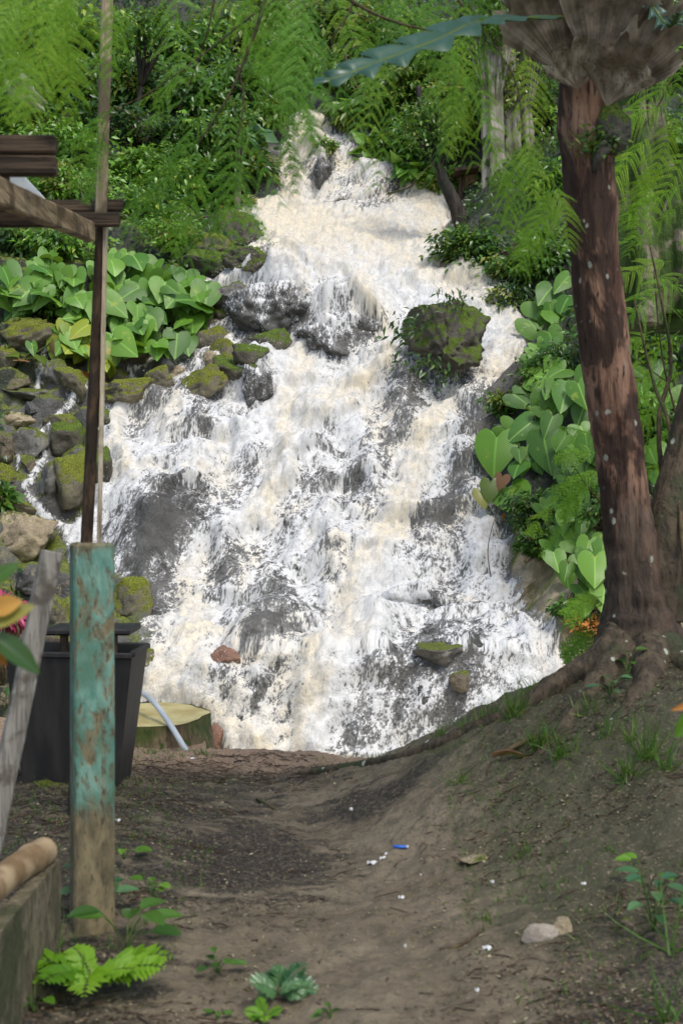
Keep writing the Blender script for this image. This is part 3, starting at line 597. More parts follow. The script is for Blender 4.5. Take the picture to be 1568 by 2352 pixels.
# low board wall and bamboo
b=Bag(); b.add(*box(((-.965),3.6,.17),(.05,2.35,.34),np.array([[1,0,0],[0,0,1],[0,-1,0]])[[0,1,2]] if 0 else np.eye(3),bev=.006))
for (z0,z1) in (): pass
tag(b.make('board','concrete_dirty',base=(-.965,3.6,0)),'low mossy grey board set on edge beside the post foot','board')
P=spline([(-1.06,2.4,.335),(-1.055,3.3,.375),(-1.035,4.2,.385),(-.985,4.72,.375)],60); r=.047+.006*(np.exp(-((np.arange(60)%15-7)/.9)**2))
b=Bag(); b.add(*tube(P,r,18)); tag(b.make('bamboo_pole','bamboo',base=P[0]-[0,0,.05]),'thick tan bamboo pole resting on top of the low board','pole')
# timber frame
T=thing('timber_frame',(-1.2,6.5,0),'frame of rough beams on one slim pole carrying a translucent roof sheet','timber frame')
b=Bag(); b.add(*beam((-1.235,6.52,-.05),W(234,522,6.52),.046,.046,roll=.5,rough=.002)); b.make('post','wood_dark',T)
b=Bag(); b.add(*beam(W(212,1500,6.50)+[.022,-.0,0],W(241,524,6.50)+[.003,0,0],.018,.03,rough=.001,bev=.003)); b.make('lit_edge_strip','wood_lit_edge',T)  # added pale strip: paints the sunlit right edge of the post
b=Bag(); b.add(*beam(W(231,530,6.6),W(250,-120,6.6),.052,.04,roll=.35,rough=.004)); b.make('upper_pole','wood_pole',T)
b=Bag(); b.add(*beam(W(-400,478,6.78),W(283,473,6.72),.05,.055,rough=.003)); b.make('beam','wood_beam',T)
b=Bag(); b.add(*beam(W(-400,508,6.45),W(276,505,6.45),.04,.062,rough=.003)); b.make('beam','wood_beam',T)
b=Bag(); b.add(*beam(np.array([-1.03,3.2,2.33]),W(206,532,6.35),.05,.085,rough=.003)); b.make('rafter','wood_rafter',T)
for i,(y0,y1) in enumerate(((311,352),(358,402))):
    b=Bag(); b.add(*beam(W(-500,(y0+y1)/2,4.7),W(131,(y0+y1)/2+2,4.7),.05,(y1-y0)*4.7/K,rough=.002)); b.make('cross_beam','wood_beam',T)
b=Bag(); b.add(*beam(W(8,402,4.75),W(6,470,4.75),.04,.04,rough=.002)); b.make('strut','wood_brown',T)
A=np.array([-1.11,4.3,2.56]);Bp=W(97,455,6.4); n=50; u=np.linspace(0,1,2)[:,None]*np.ones((1,n)); w=np.linspace(0,1,n)[None]*np.ones((2,1))
A=W(50,400,5.2); Bp=W(105,458,6.9)
Vs=A+(Bp-A)*u[...,None]+np.array([-1.9,0,-.33])*w[...,None]; Vs[...,2]+=.012*np.sin(w*2*np.pi*18)
Vt=Vs+[0,0,.004]; VV=np.concatenate([Vs.reshape(-1,3),Vt.reshape(-1,3)]); j=np.arange(n-1); f=np.stack([j,j+1,j+1+n,j+n],-1)
mesh('roof_sheet',VV,np.concatenate([f[:,::-1],f+2*n]),'roof_plastic',T)
# bin
Bn=thing('planter_bin',(-1.4,7.5,0),'dark tapered bin with a raised lid behind the turquoise post','bin')
def taper(c,w0,d0,w1,d1,z0,z1,th=.02):
    V=[];
    for (w,d,z) in ((w0,d0,z0),(w1,d1,z1),(w1-th*2,d1-th*2,z1),(w0-th*2,d0-th*2,z0+th)):
        V+=[(-w/2,-d/2,z),(w/2,-d/2,z),(w/2,d/2,z),(-w/2,d/2,z)]
    F=[(a*4+i,a*4+(i+1)%4,a*4+4+(i+1)%4,a*4+4+i) for a in range(3) for i in range(4)]+[(3,2,1,0),(12,13,14,15)]
    return np.array(V)+[c[0],c[1],0],[np.array(F)]
b=Bag(); b.add(*taper((-1.41,7.65),.47,.45,.66,.60,-.03,.765)); o=b.make('body','bin_rubber',Bn,smooth=False)
b=Bag()
for (x0,y0,x1,y1) in ((-1.74,7.35,-1.08,7.35),(-1.74,7.95,-1.08,7.95),(-1.74,7.35,-1.74,7.95),(-1.08,7.35,-1.08,7.95)): b.add(*beam((x0,y0,.765),(x1,y1,.755),.03,.03))
b.make('rim','bin_rubber',Bn)
b=Bag(); b.add(*box((-1.335,7.65,.87),(.46,.42,.035),bev=.01)); o=b.make('lid','bin_rubber',Bn)
for x in (-1.46,-1.2): b=Bag(); b.add(*beam((x,7.5,.7),(x,7.5,.86),.04,.04)); b.make('lid_support','wood_dark',Bn)
rock((-1.50,7.30,.06),(.10,.08,.10),55,'rock_brown','knobbly brown lump on the mud against the dark bin',None,rough=1.6)
# stump, hose
S=thing('tree_stump',(-1.28,9.6,0),'sawn tree stump with yellow top and mossy sides at the pool rim','tree stump')
n=72;a=np.linspace(0,2*np.pi,n,endpoint=False); rad=1+.14*(fbm(np.cos(a)*2+4,np.sin(a)*2+4,None,3,5)-.5)*2+.05*np.sin(a*5)
b=Bag(); lv=np.linspace(0,1,9); V=[]
for q in lv:
    w=1+.12*(1-q)**2; nz=.03*(fbm(np.cos(a)*7+q*5,np.sin(a)*7,None+q*4 if 0 else q*3+0*a,3,6)-.5)
    V.append(np.stack([-1.28+.375*np.cos(a)*(rad*w+nz),9.62+.56*np.sin(a)*(rad*w+nz),-.15+.285*q+0*a],-1))
V=np.concatenate(V); i=np.arange(8)[:,None]*n;j=np.arange(n)[None];k2=(j+1)%n
b.add(V,[np.stack([i+j,i+k2,i+k2+n,i+j+n],-1).reshape(-1,4)]); b.make('stump_side','stump_bark',S)
rr=np.linspace(1,0,6); V=np.concatenate([np.stack([-1.28+.372*np.cos(a)*rad*q,9.62+.556*np.sin(a)*rad*q,.135+.012*(1-q)+.006*np.sin(a*3+q*9)*q],-1) for q in rr[:-1]]+[np.array([[-1.28,9.62,.148]])])
i=np.arange(4)[:,None]*n; F=[np.stack([i+j,i+k2,i+k2+n,i+j+n],-1).reshape(-1,4),np.stack([4*n+np.arange(n),4*n+(np.arange(n)+1)%n,np.full(n,5*n)],-1)]
mesh('cut_face',V,F,'stump_cut',S)
P=spline([W(270,1592,9.9),W(320,1590,9.6),W(352,1612,9.3),W(385,1655,9.1),W(424,1718,8.92),W(450,1760,9.0)],40)
b=Bag(); b.add(*tube(P,.019,12)); tag(b.make('hose','hose_plastic',base=P[-1]),'pale plastic hose arching over the tree stump','hose')
# ================================================================ NEAR TREE
def px_path(L,Y=7.): return np.array([W(a,b_,Y+(c if len(q)>3 else 0)) for q in L for (a,b_,*c0) in [q] for c in [q[3] if len(q)>3 else 0]]),np.array([q[2]*Y/K/2 for q in L])
TR=thing('red_barked_tree',W(1480,1530,7.1),'red barked tree on the mound to the right of the path','tree')
L=[(1348,-420,150),(1346,-200,150),(1342,0,150),(1346,200,148),(1352,400,140),(1368,620,132),(1388,800,132),(1410,950,134),(1425,1060,128),(1440,1180,128),(1455,1290,150),(1462,1390,185),(1468,1470,225),(1466,1540,290),(1460,1620,360)]
P=np.array([W(a,b_,7.1) for a,b_,w in L]); rr=np.array([w*7.1/K/2*(.84 if b_<1450 else .92) for a,b_,w in L])
Q=spline(P,150); r=np.interp(np.linspace(0,1,150),np.linspace(0,1,len(rr)),rr)
V,Fs=tube(Q,r,64,wob=.13,seed=3)
ang=np.tile(np.arange(64),150); z=V[:,2]; cc=np.repeat(Q,64,0); d=unit(V-cc); V=V+d*(.014*(fbm(ang/64*22,z*2.,None,3,9)-.5)[:,None]*2+.006*(fbm(ang/64*50,z*14,None,3,19)-.5)[:,None]*2)
rootm=(z<1.15)
b=Bag(); b.add(V,Fs); TRK=b.make('trunk','bark_red',TR)
b=Bag()
L=[(1505,1420,150,.0),(1520,1300,130,.0),(1540,1180,110,.05),(1562,1080,92,.1),(1590,960,86,.15),(1625,800,80,.2),(1660,600,76,.25),(1700,300,70,.3),(1730,0,64,.35),(1750,-300,60,.35)]
P=np.array([W(a,b_,7.15+q) for a,b_,w,q in L]); V,Fs=tube(spline(P,90),np.interp(np.linspace(0,1,90),np.linspace(0,1,len(L)),[q[2]*7.15/K/2 for q in L]),40,wob=.12,seed=8); b.add(V,Fs); b.make('second_stem','bark_base',TR)
b=Bag()
RT=[[(1430,1480,7.0,.13),(1385,1515,6.95,.085),(1310,1545,6.97,.07),(1180,1608,7.0,.055),(1060,1660,7.1,.05),(950,1712,7.3,.045),(820,1762,7.7,.035),(690,1800,8.0,.02)],
    [(1440,1500,6.95,.11),(1330,1600,6.6,.045),(1250,1640,6.4,.03),(1150,1700,6.2,.018)],
    [(1500,1500,6.9,.12),(1480,1600,6.6,.06),(1420,1650,6.4,.035),(1340,1700,6.2,.02)],
    [(1520,1500,6.95,.12),(1590,1620,6.7,.06),(1680,1680,6.5,.04)]]
for q in RT:
    Pq=[]; rq=[]
    for i,(a,b_,Y,r_) in enumerate(q):
        p=W(a,b_,Y)
        if i>0: p[2]=float(gfull(np.array([p[0]]),np.array([p[1]]))[0])+r_*([.25,-.45,-.7,-.9][min(i,3)] if q is not RT[0] else (.25 if i<3 else -.45))
        Pq.append(p); rq.append(r_)
    V,Fs=tube(spline(Pq,70),np.interp(np.linspace(0,1,70),np.linspace(0,1,len(q)),rq),22,wob=.3,seed=12); b.add(V,Fs)
b.make('root','bark_base',TR)
# overhead crown (above the picture; it shades the path)
b=Bag(); n=2400; cl=np.array([[R.uniform(-4.5,5.5),R.uniform(-1.5,8.3),0] for _ in range(90)]); cl[:,2]=6.3+R.rand(90)*1.6+.0*cl[:,1]
ci=R.randint(0,90,n); P=cl[ci]+rnd(n,.42)*[1,1,.5]; P[:,2]=np.maximum(P[:,2],2.1+.36*P[:,1]+.5)
leaves(b,P,unit(rnd(n)+[0,0,-.3]),unit(rnd(n,.5)+[0,0,1]),R.uniform(.16,.34,n),R.uniform(.08,.15,n),R.rand(n))
b.make('crown','leaf_feather',TR)
b=Bag()
for i in range(10):
    e=cl[i*9]; V,Fs=tube(spline([W(1348,-420,7.1),(W(1348,-420,7.1)+e)/2+[0,0,.5],e],20),np.linspace(.10,.02,20),10); b.add(V,Fs)
b.make('limb','bark_red',TR)
# staghorn fern
ST=thing('staghorn_fern',W(1360,180,6.9),'big brown nest fern clasping the trunk near the top','fern')
def shield(base,dirc,out,size,spread,seed,curl=.35):
    nr,na=26,40; r_=np.linspace(0.02,1,nr)[:,None]; t=np.linspace(-1,1,na)[None]
    edge=1+.20*np.abs(np.sin(t*6+seed))+.07*np.sin(t*23+seed*2); a=t*spread
    dirc=unit(dirc); out=unit(out-np.dot(out,dirc)*np.asarray(dirc)); side=np.cross(dirc,out)
    rr=r_*(1-.25*t**2)*(1+(edge-1)*r_**2)
    P=np.asarray(base)+size*(rr*np.cos(a))[...,None]*dirc+size*(rr*np.sin(a))[...,None]*side
    lift=size*(curl*rr**1.8-.28*(rr*np.sin(a))**2/.6+.035*np.sin(a*17+seed)*rr+.03*np.sin(rr*14+seed)*rr)
    P=P+lift[...,None]*out
    i=np.arange(nr-1)[:,None]*na;j=np.arange(na-1)[None]
    uv=np.stack([r_+0*t,t+0*r_,0*(r_+t)],-1).reshape(-1,3)
    V=P.reshape(-1,3); F=np.stack([i+j,i+j+1,i+j+1+na,i+j+na],-1).reshape(-1,4); th=out*.006; m=len(V)
    return np.concatenate([V,V-th]),[np.concatenate([F,F[:,::-1]+m])],np.concatenate([uv,uv])
for k,(px,py,Y,d,o_,sz,sp) in enumerate([(1330,200,7.0,(-.35,-.05,1),(-.2,-1,.1),.62,.75),(1385,215,6.98,(.15,-.1,1),(.1,-1,.0),.68,.65),(1430,255,7.02,(.55,-.05,1),(.5,-1,.0),.60,.6),
        (1300,130,7.08,(-.7,0,1),(-.8,-.8,0),.45,.7),(1450,170,7.1,(.55,0,1),(.8,-.8,0),.55,.6),(1410,262,6.9,(.2,-.15,.7),(.1,-1,.2),.36,.85),(1345,225,6.88,(-.1,-.1,.5),(0,-1,.2),.27,1.0),(1440,60,7.,(.3,-.1,1),(.1,-1,.0),.5,.7),(1350,40,6.9,(-.2,-.1,1),(.1,-1,.0),.55,.8)]):
    b=Bag(); V,F,uv=shield(W(px-18,py-18,Y),d,o_,sz*(.64 if k in (3,4,2) else .74),sp,k*1.7); b.add(V,F,None,uv); b.make('shield_frond','shield_pale' if k in (5,6) else 'shield_frond',ST)
def lobed(b,P,wmax,seed=0,nrm=(0,-.6,.8),nl=9):
    n=nl*12; Q=spline(P,n); t=np.linspace(0,1,n); T=unit(np.gradient(Q,axis=0)); N=np.asarray(nrm,float)
    S=unit(np.cross(T,N)); Nn=np.cross(S,T); ph=(t*nl)%1
    lobe=.12+.88*(np.clip(np.where(ph<.72,ph/.72,(1-ph)/.28),0,1))**.8
    env=np.sin(np.pi*np.clip(t*.93+.05,0,1))**.6; w=wmax*lobe*env
    q=np.linspace(-1,1,9)
    V=Q[:,None]+S[:,None]*(q[None]*w[:,None])[...,None]+T[:,None]*(np.abs(q)[None]*w[:,None]*.55)[...,None]+Nn[:,None]*((.30*np.sin(np.abs(q)[None]*2.6)*w[:,None])+.12*w[:,None]*np.sin(t*nl*6.283)[:,None]*np.abs(q)[None])[...,None]
    i=np.arange(n-1)[:,None]*9;j=np.arange(8)[None]; F=np.stack([i+j,i+j+1,i+j+10,i+j+9],-1).reshape(-1,4)
    uv=np.stack([t[:,None]+0*q,q+0*t[:,None],0*q+0*t[:,None]],-1).reshape(-1,3); b.add(V.reshape(-1,3),[F],np.full(n*9,R.rand()),uv)
for P,w in (([W(1290,40,6.8),W(1180,45,5.8),W(1090,55,5.0),W(1000,95,4.6),W(880,140,4.4),W(790,175,4.3),W(722,192,4.3)],.10),
            ([W(1290,-20,7),W(1240,-60,6.8),W(1180,-90,6.6),W(1120,-60,6.4)],.1),([W(1470,-30,6.9),W(1530,60,6.8),W(1560,30,6.7)],.08)):
    b=Bag(); lobed(b,P,w); V,Fs=tube(spline(P,40)+[0,-.004,.0],np.linspace(.010,.003,40),8); b.make('green_frond','leaf_stag',ST)
    b=Bag(); b.add(V,Fs); b.make('frond_rib','leaf_olive',ST)
EP=thing('epiphyte_clump',W(1405,320,6.95),'mossy knob with small leafy epiphytes on the trunk under the nest fern','epiphyte')
c=W(1403,300,7.02); b=Bag(); V=IV4*(.062,.07,.085)*(1+.35*(fbm(IV4[:,0]*3,IV4[:,1]*3,IV4[:,2]*3,3,4)-.5))[:,None]*1.5+c; b.add(V,[IF4]); b.make('moss_knob','rock_deepmoss',EP)
b=Bag(); n=150; P=W(1375,325,6.93)+rnd(n)*[.07,.03,.04]; leaves(b,P,unit(rnd(n)+[0,-.6,-.1]),unit(rnd(n,.5)+[0,-.6,.8]),R.uniform(.02,.045,n),R.uniform(.014,.025,n),R.rand(n)); b.make('foliage','leaf_mid',EP)
b=Bag(); b.add(*tube(spline([W(1392,330,6.97),W(1375,360,6.93),W(1362,395,6.95)],14),np.array([.02,.028,.034,.036,.034,.032,.03,.028,.026,.022,.018,.014,.01,.005]),10,wob=.2)); b.make('dry_shoot','dead_wood',EP)
# ---- second leaning dead sticks at right
for (P,lab) in (([W(1575,1330,6.9),W(1540,1000,7.3),W(1500,880,7.5),(W(1455,690,7.6))],'bare thin stem rising behind the red barked tree'),([W(1520,1100,7.4),W(1512,960,7.5),W(1540,840,7.6),W(1520,700,7.6),W(1490,560,7.7)],'forked wiry stem right of the red barked trunk')):
    b=Bag(); b.add(*tube(spline(P,40),np.linspace(.016,.004,40),8,wob=.2)); tag(b.make('sapling_stem','twig',base=P[0]),lab,'stem')
# ================================================================ BIG HEART-LEAVED PLANTS
def toward(P): return unit(np.array([0,0,EYE])-P)
def bigplant(base,lv,label,mat,group,cat='plant',name='big_leaved_plant'):
    T=thing(name,base,label,cat,group); b=Bag(); s=Bag()
    by={}
    for (P,L,ang,tint,m) in lv:
        P=np.asarray(P,float); N=unit(toward(P)*(1.05 if group==GR else .8)+np.array([0,0,.62 if group==GR else .75])+rnd(1,.30 if group==GR else .40)[0]); right=np.array([1.,0,0]); dn=unit(np.cross(N,right)*-1.0); 
        if dn[2]>0: dn=-dn
        rt=unit(np.cross(dn,N)); D=math.cos(ang)*dn+math.sin(ang)*rt
        bb=by.setdefault(m,Bag()); leaves(bb,P-D*L*.3,D,N,L,L*R.uniform(.64,.84),tint,HEART)
        a0=P-D*L*.12-N*.004; V,F=tube(spline([base+rnd(1,.04)[0],(base+a0)/2+np.array([0,0,.12*R.rand()])-N*.08,a0-D*.02],12),np.linspace(.012,.006,12),6); s.add(V,F)
    for m,bb in by.items(): bb.make('foliage',m,T)
    s.make('petioles','stem_green',T); return T
GL='big heart leaved plants of the left bank'; GR='big heart leaved plants of the right bank'
def rleaves(cx,cy,rx,ry,n,Lpx,Yoff=0,mat='leaf_broad',pale=.4,tilt=0):
    out=[]
    for i in range(int(n*1.5)):
        a=R.uniform(0,2*math.pi); q=math.sqrt(R.rand()); px,py=cx+rx*q*math.cos(a),cy+ry*q*math.sin(a)
        h=hit(px,min(py+25,cy+ry)); Y=h[1]-.15-.35*R.rand()+Yoff; L=Lpx*R.uniform(.5,1.05)*Y/K
        out.append((W(px,py,Y),L,R.uniform(-.7,.7)+tilt+.5*math.cos(a)*1,R.rand()*.72,mat if R.rand()>pale else 'leaf_broad_pale'))
    return out
for (cx,cy,rx,ry,n,L,m,pl,lab) in [
 (45,650,60,55,13,78,'leaf_broad',.5,'big leaved plant at the left edge of the bank, above the mossy slab'),
 (120,640,60,60,12,72,'leaf_broad',.6,'big leaved plant between the left edge and the slim pole, over small leafed shrubs'),
 (175,725,50,70,13,74,'leaf_broad_pale',.6,'pale leaved plant just left of the slim pole with light green leaves'),
 (170,770,42,40,7,84,'leaf_broad_yellow',.2,'yellowing big leaved plant left of the pole, lower leaves lime'),
 (285,625,70,45,15,76,'leaf_broad_pale',.6,'tallest big leaved plant right of the pole on top of the clump'),
 (275,690,55,45,12,92,'leaf_broad',.5,'big leaved plant close right of the pole with ribbed upright leaves'),
 (355,660,60,55,14,86,'leaf_broad',.35,'big leaved plant in the middle of the left clump'),
 (430,650,48,52,12,84,'leaf_broad',.15,'big leaved plant at the right end of the clump near the narrow rill'),
 (375,745,70,55,15,80,'leaf_broad',.1,'dark big leaved plant drooping over the rocks at the clump foot'),
 (300,765,48,40,10,92,'leaf_broad',.4,'low big leaved plant with large hanging leaves right of the pole'),
 (250,810,42,32,7,72,'leaf_broad_yellow',.1,'low yellow leaved plant at the foot of the left clump'),
 (448,715,28,30,5,80,'leaf_broad',0,'single drooping dull leaved plant over the tan boulder by the rill')]:
    h=hit(cx,cy+ry*.7); bigplant(h,rleaves(cx,cy,rx,ry,n,L*1.08,0,m,pl*.6),lab,m,GL)
RL={ 'big leaved plant with the two broadest ribbed leaves beside the falls':((1215,1060),[(1138,1020,98,.15,0),(1250,1015,96,-.1,0),(1172,1130,92,-.15,0),(1190,1068,56,.4,1),(1212,975,78,.9,1),(1250,920,66,.2,1),(1300,1015,66,-.5,1),(1160,985,62,-.9,0)]),
 'big leaved plant above it with pale leaves fanned toward the trunk':((1290,940),[(1240,865,90,-1.1,1),(1300,895,80,.3,1),(1345,860,70,.2,1),(1290,850,60,.9,0),(1185,910,60,-.8,0),(1340,935,60,.4,0),(1330,890,70,-.2,1),(1265,965,60,.4,0)]),
 'big leaved plant half behind the trunk in the middle of the right bank':((1340,1060),[(1320,1060,74,.3,0),(1345,1010,70,0,0),(1350,1110,64,.2,1),(1300,1100,50,-.4,0),(1335,985,60,-.3,1),(1290,1060,54,.5,0)]),
 'lower big leaved plant with long leaves leaning left':((1335,1240),[(1290,1220,80,-.5,1),(1345,1195,84,.2,1),(1315,1245,60,-.9,0),(1270,1250,70,-.6,0),(1350,1250,60,.3,1),(1325,1165,70,.1,1)]),
 'lowest big leaved plant of the right bank beside the tree foot':((1345,1330),[(1300,1300,66,0,1),(1365,1290,76,.1,1),(1388,1350,70,.2,1),(1345,1375,62,.2,0),(1272,1275,60,-.1,1),(1385,1240,60,.2,1)]),
 'dark big leaved plant high on the right bank below the ferns':((1280,745),[(1235,700,74,-.6,0),(1262,665,76,.5,0),(1285,720,82,.1,0),(1300,640,60,.7,0),(1222,745,80,-.5,0),(1262,770,60,-.4,0),(1238,800,60,-.1,0),(1300,690,60,.5,0)]),
 'small big leaved plant hidden right of the trunk':((1465,690),[(1460,660,66,.2,1),(1490,700,60,.4,1),(1470,745,60,.1,1),(1500,650,60,.5,0),(1450,700,50,-.3,0)]),
 'big leaved plant right of the trunk behind the feathery leaves':((1490,900),[(1470,870,70,.1,1),(1500,920,64,.3,1),(1520,850,60,.4,0),(1480,960,60,0,1),(1540,900,60,.4,1),(1545,980,60,.1,0)]),
 'pale big leaved plant low between the two stems':((1500,1080),[(1490,1030,64,0,1),(1515,1090,62,.2,1),(1495,1150,60,.1,1),(1530,1030,60,.4,1)]),
}
for lab,(bp,ls) in RL.items():
    h0=hit(*bp); lv=[]
    for (px,py,Lp,a,pale) in ls:
        h=hit(px,py+20); Y=min(h[1],h0[1]+.6)-.18-.15*R.rand(); lv.append((W(px,py,Y),Lp*Y/K*1.2,a,R.rand()*.7,'leaf_broad_pale' if pale else 'leaf_broad'))
    lv+= [(W(bp[0]+R.uniform(-50,40),bp[1]+R.uniform(-60,20),h0[1]-.12),.26*R.uniform(.8,1.2),R.uniform(-.8,.8),R.rand()*.6,'leaf_broad') for _ in range(9)]
    bigplant(h0,lv,lab,'leaf_broad',GR)
for (cx,cy,rx,ry,n,L,lab) in [(1255,815,40,36,8,62,'mid sized big leaved plant of the right bank under the dark highest one'),(1255,1150,40,40,7,60,'big leaved plant with drooping leaves under the broadest ribbed ones'),(1310,1180,46,60,8,66,'big leaved plant tucked against the red trunk just above the lowest ones')]:
    bigplant(hit(cx+20,cy+ry),rleaves(cx,cy,rx,ry,n,L,-.1,'leaf_broad',.25),lab,'leaf_broad',GR)
h=hit(1120,1150); lv=[(W(1125,1115,h[1]-.3),.34,.1,.3,'leaf_olive'),(W(1105,1135,h[1]-.3),.3,-.2,.9,'leaf_olive'),(W(1150,1100,h[1]-.3),.26,.5,.5,'leaf_brown'),(W(1165,1190,h[1]-.25),.2,.2,.6,'leaf_orange')]
bigplant(hit(1180,1120),lv,'wilting brown and orange leaved plant hanging over the right edge of the falls','leaf_olive',GR)
bigplant(hit(205,850),[(W(198,858,hit(205,850)[1]-.2),.3,.0,.2,'leaf_orange'),(W(212,800,hit(205,850)[1]-.2),.25,-.3,.4,'leaf_orange')],'withered orange leaf hanging beside the slim pole','leaf_orange',GL)
h=hit(70,820);bigplant(h,[(W(30+q*22,805+R.uniform(-15,25),h[1]-.2),.24,R.uniform(-.8,.8),R.rand(),['leaf_olive','leaf_brown','leaf_broad_pale'][q%3]) for q in range(6)],'wilted small plants with brown leaves on the far left rocks','leaf_olive',GL)
# ================================================================ SHRUBS AND CROWNS
def shrub(c,rad,base,n,Ls,mat,label,cat='shrub',name='shrub',group='shrubs and creepers of the jungle slope',droop=.5,wl=.45,ncl=None,stem=True,trunk=None,tm='twig',mats2=None):
    T=thing(name,base,label,cat,group); c=np.asarray(c,float); rad=np.asarray(rad,float)
    ncl=ncl or max(10,n//28); U=unit(rnd(ncl)); U[:,1]=-np.abs(U[:,1])*.8+.2; U[:,2]=U[:,2]*.8+.15
    cc=c+U*rad*R.uniform(.35,1.,(ncl,1))
    w=R.uniform(.3,1.6,ncl); ci=R.choice(ncl,n,p=w/w.sum()); cs=R.uniform(.12,.32,(ncl,1))*rad.mean()
    P=cc[ci]+rnd(n)*cs[ci]*[1.2,1.,.55]; ct=R.rand(ncl)
    D=unit(unit(P-c)*[.8,.6,.3]+rnd(n,.55)+[0,-.15,-droop]); N=unit(rnd(n,.38)+[0,-.45,.8])
    L=Ls*R.uniform(.55,1.25,n); tint=np.clip(ct[ci]*.6+R.rand(n)*.45,0,1)
    if mats2:
        sel=ct[ci]>.62
        b=Bag(); leaves(b,P[sel],D[sel],N[sel],L[sel],L[sel]*wl,tint[sel]); b.make('foliage',mats2,T)
        P,D,N,L,tint=[v[~sel] for v in (P,D,N,L,tint)]
    b=Bag(); leaves(b,P,D,N,L,L*wl,tint); b.make('foliage',mat,T)
    if stem:
        s=Bag()
        for k in range(min(14,ncl)):
            e=cc[k]; s.add(*tube(spline([base,(base+e)/2+rnd(1,.08)[0],e],8),np.linspace(.02,.006,8),5))
        s.make('stems',tm,T)
    return T
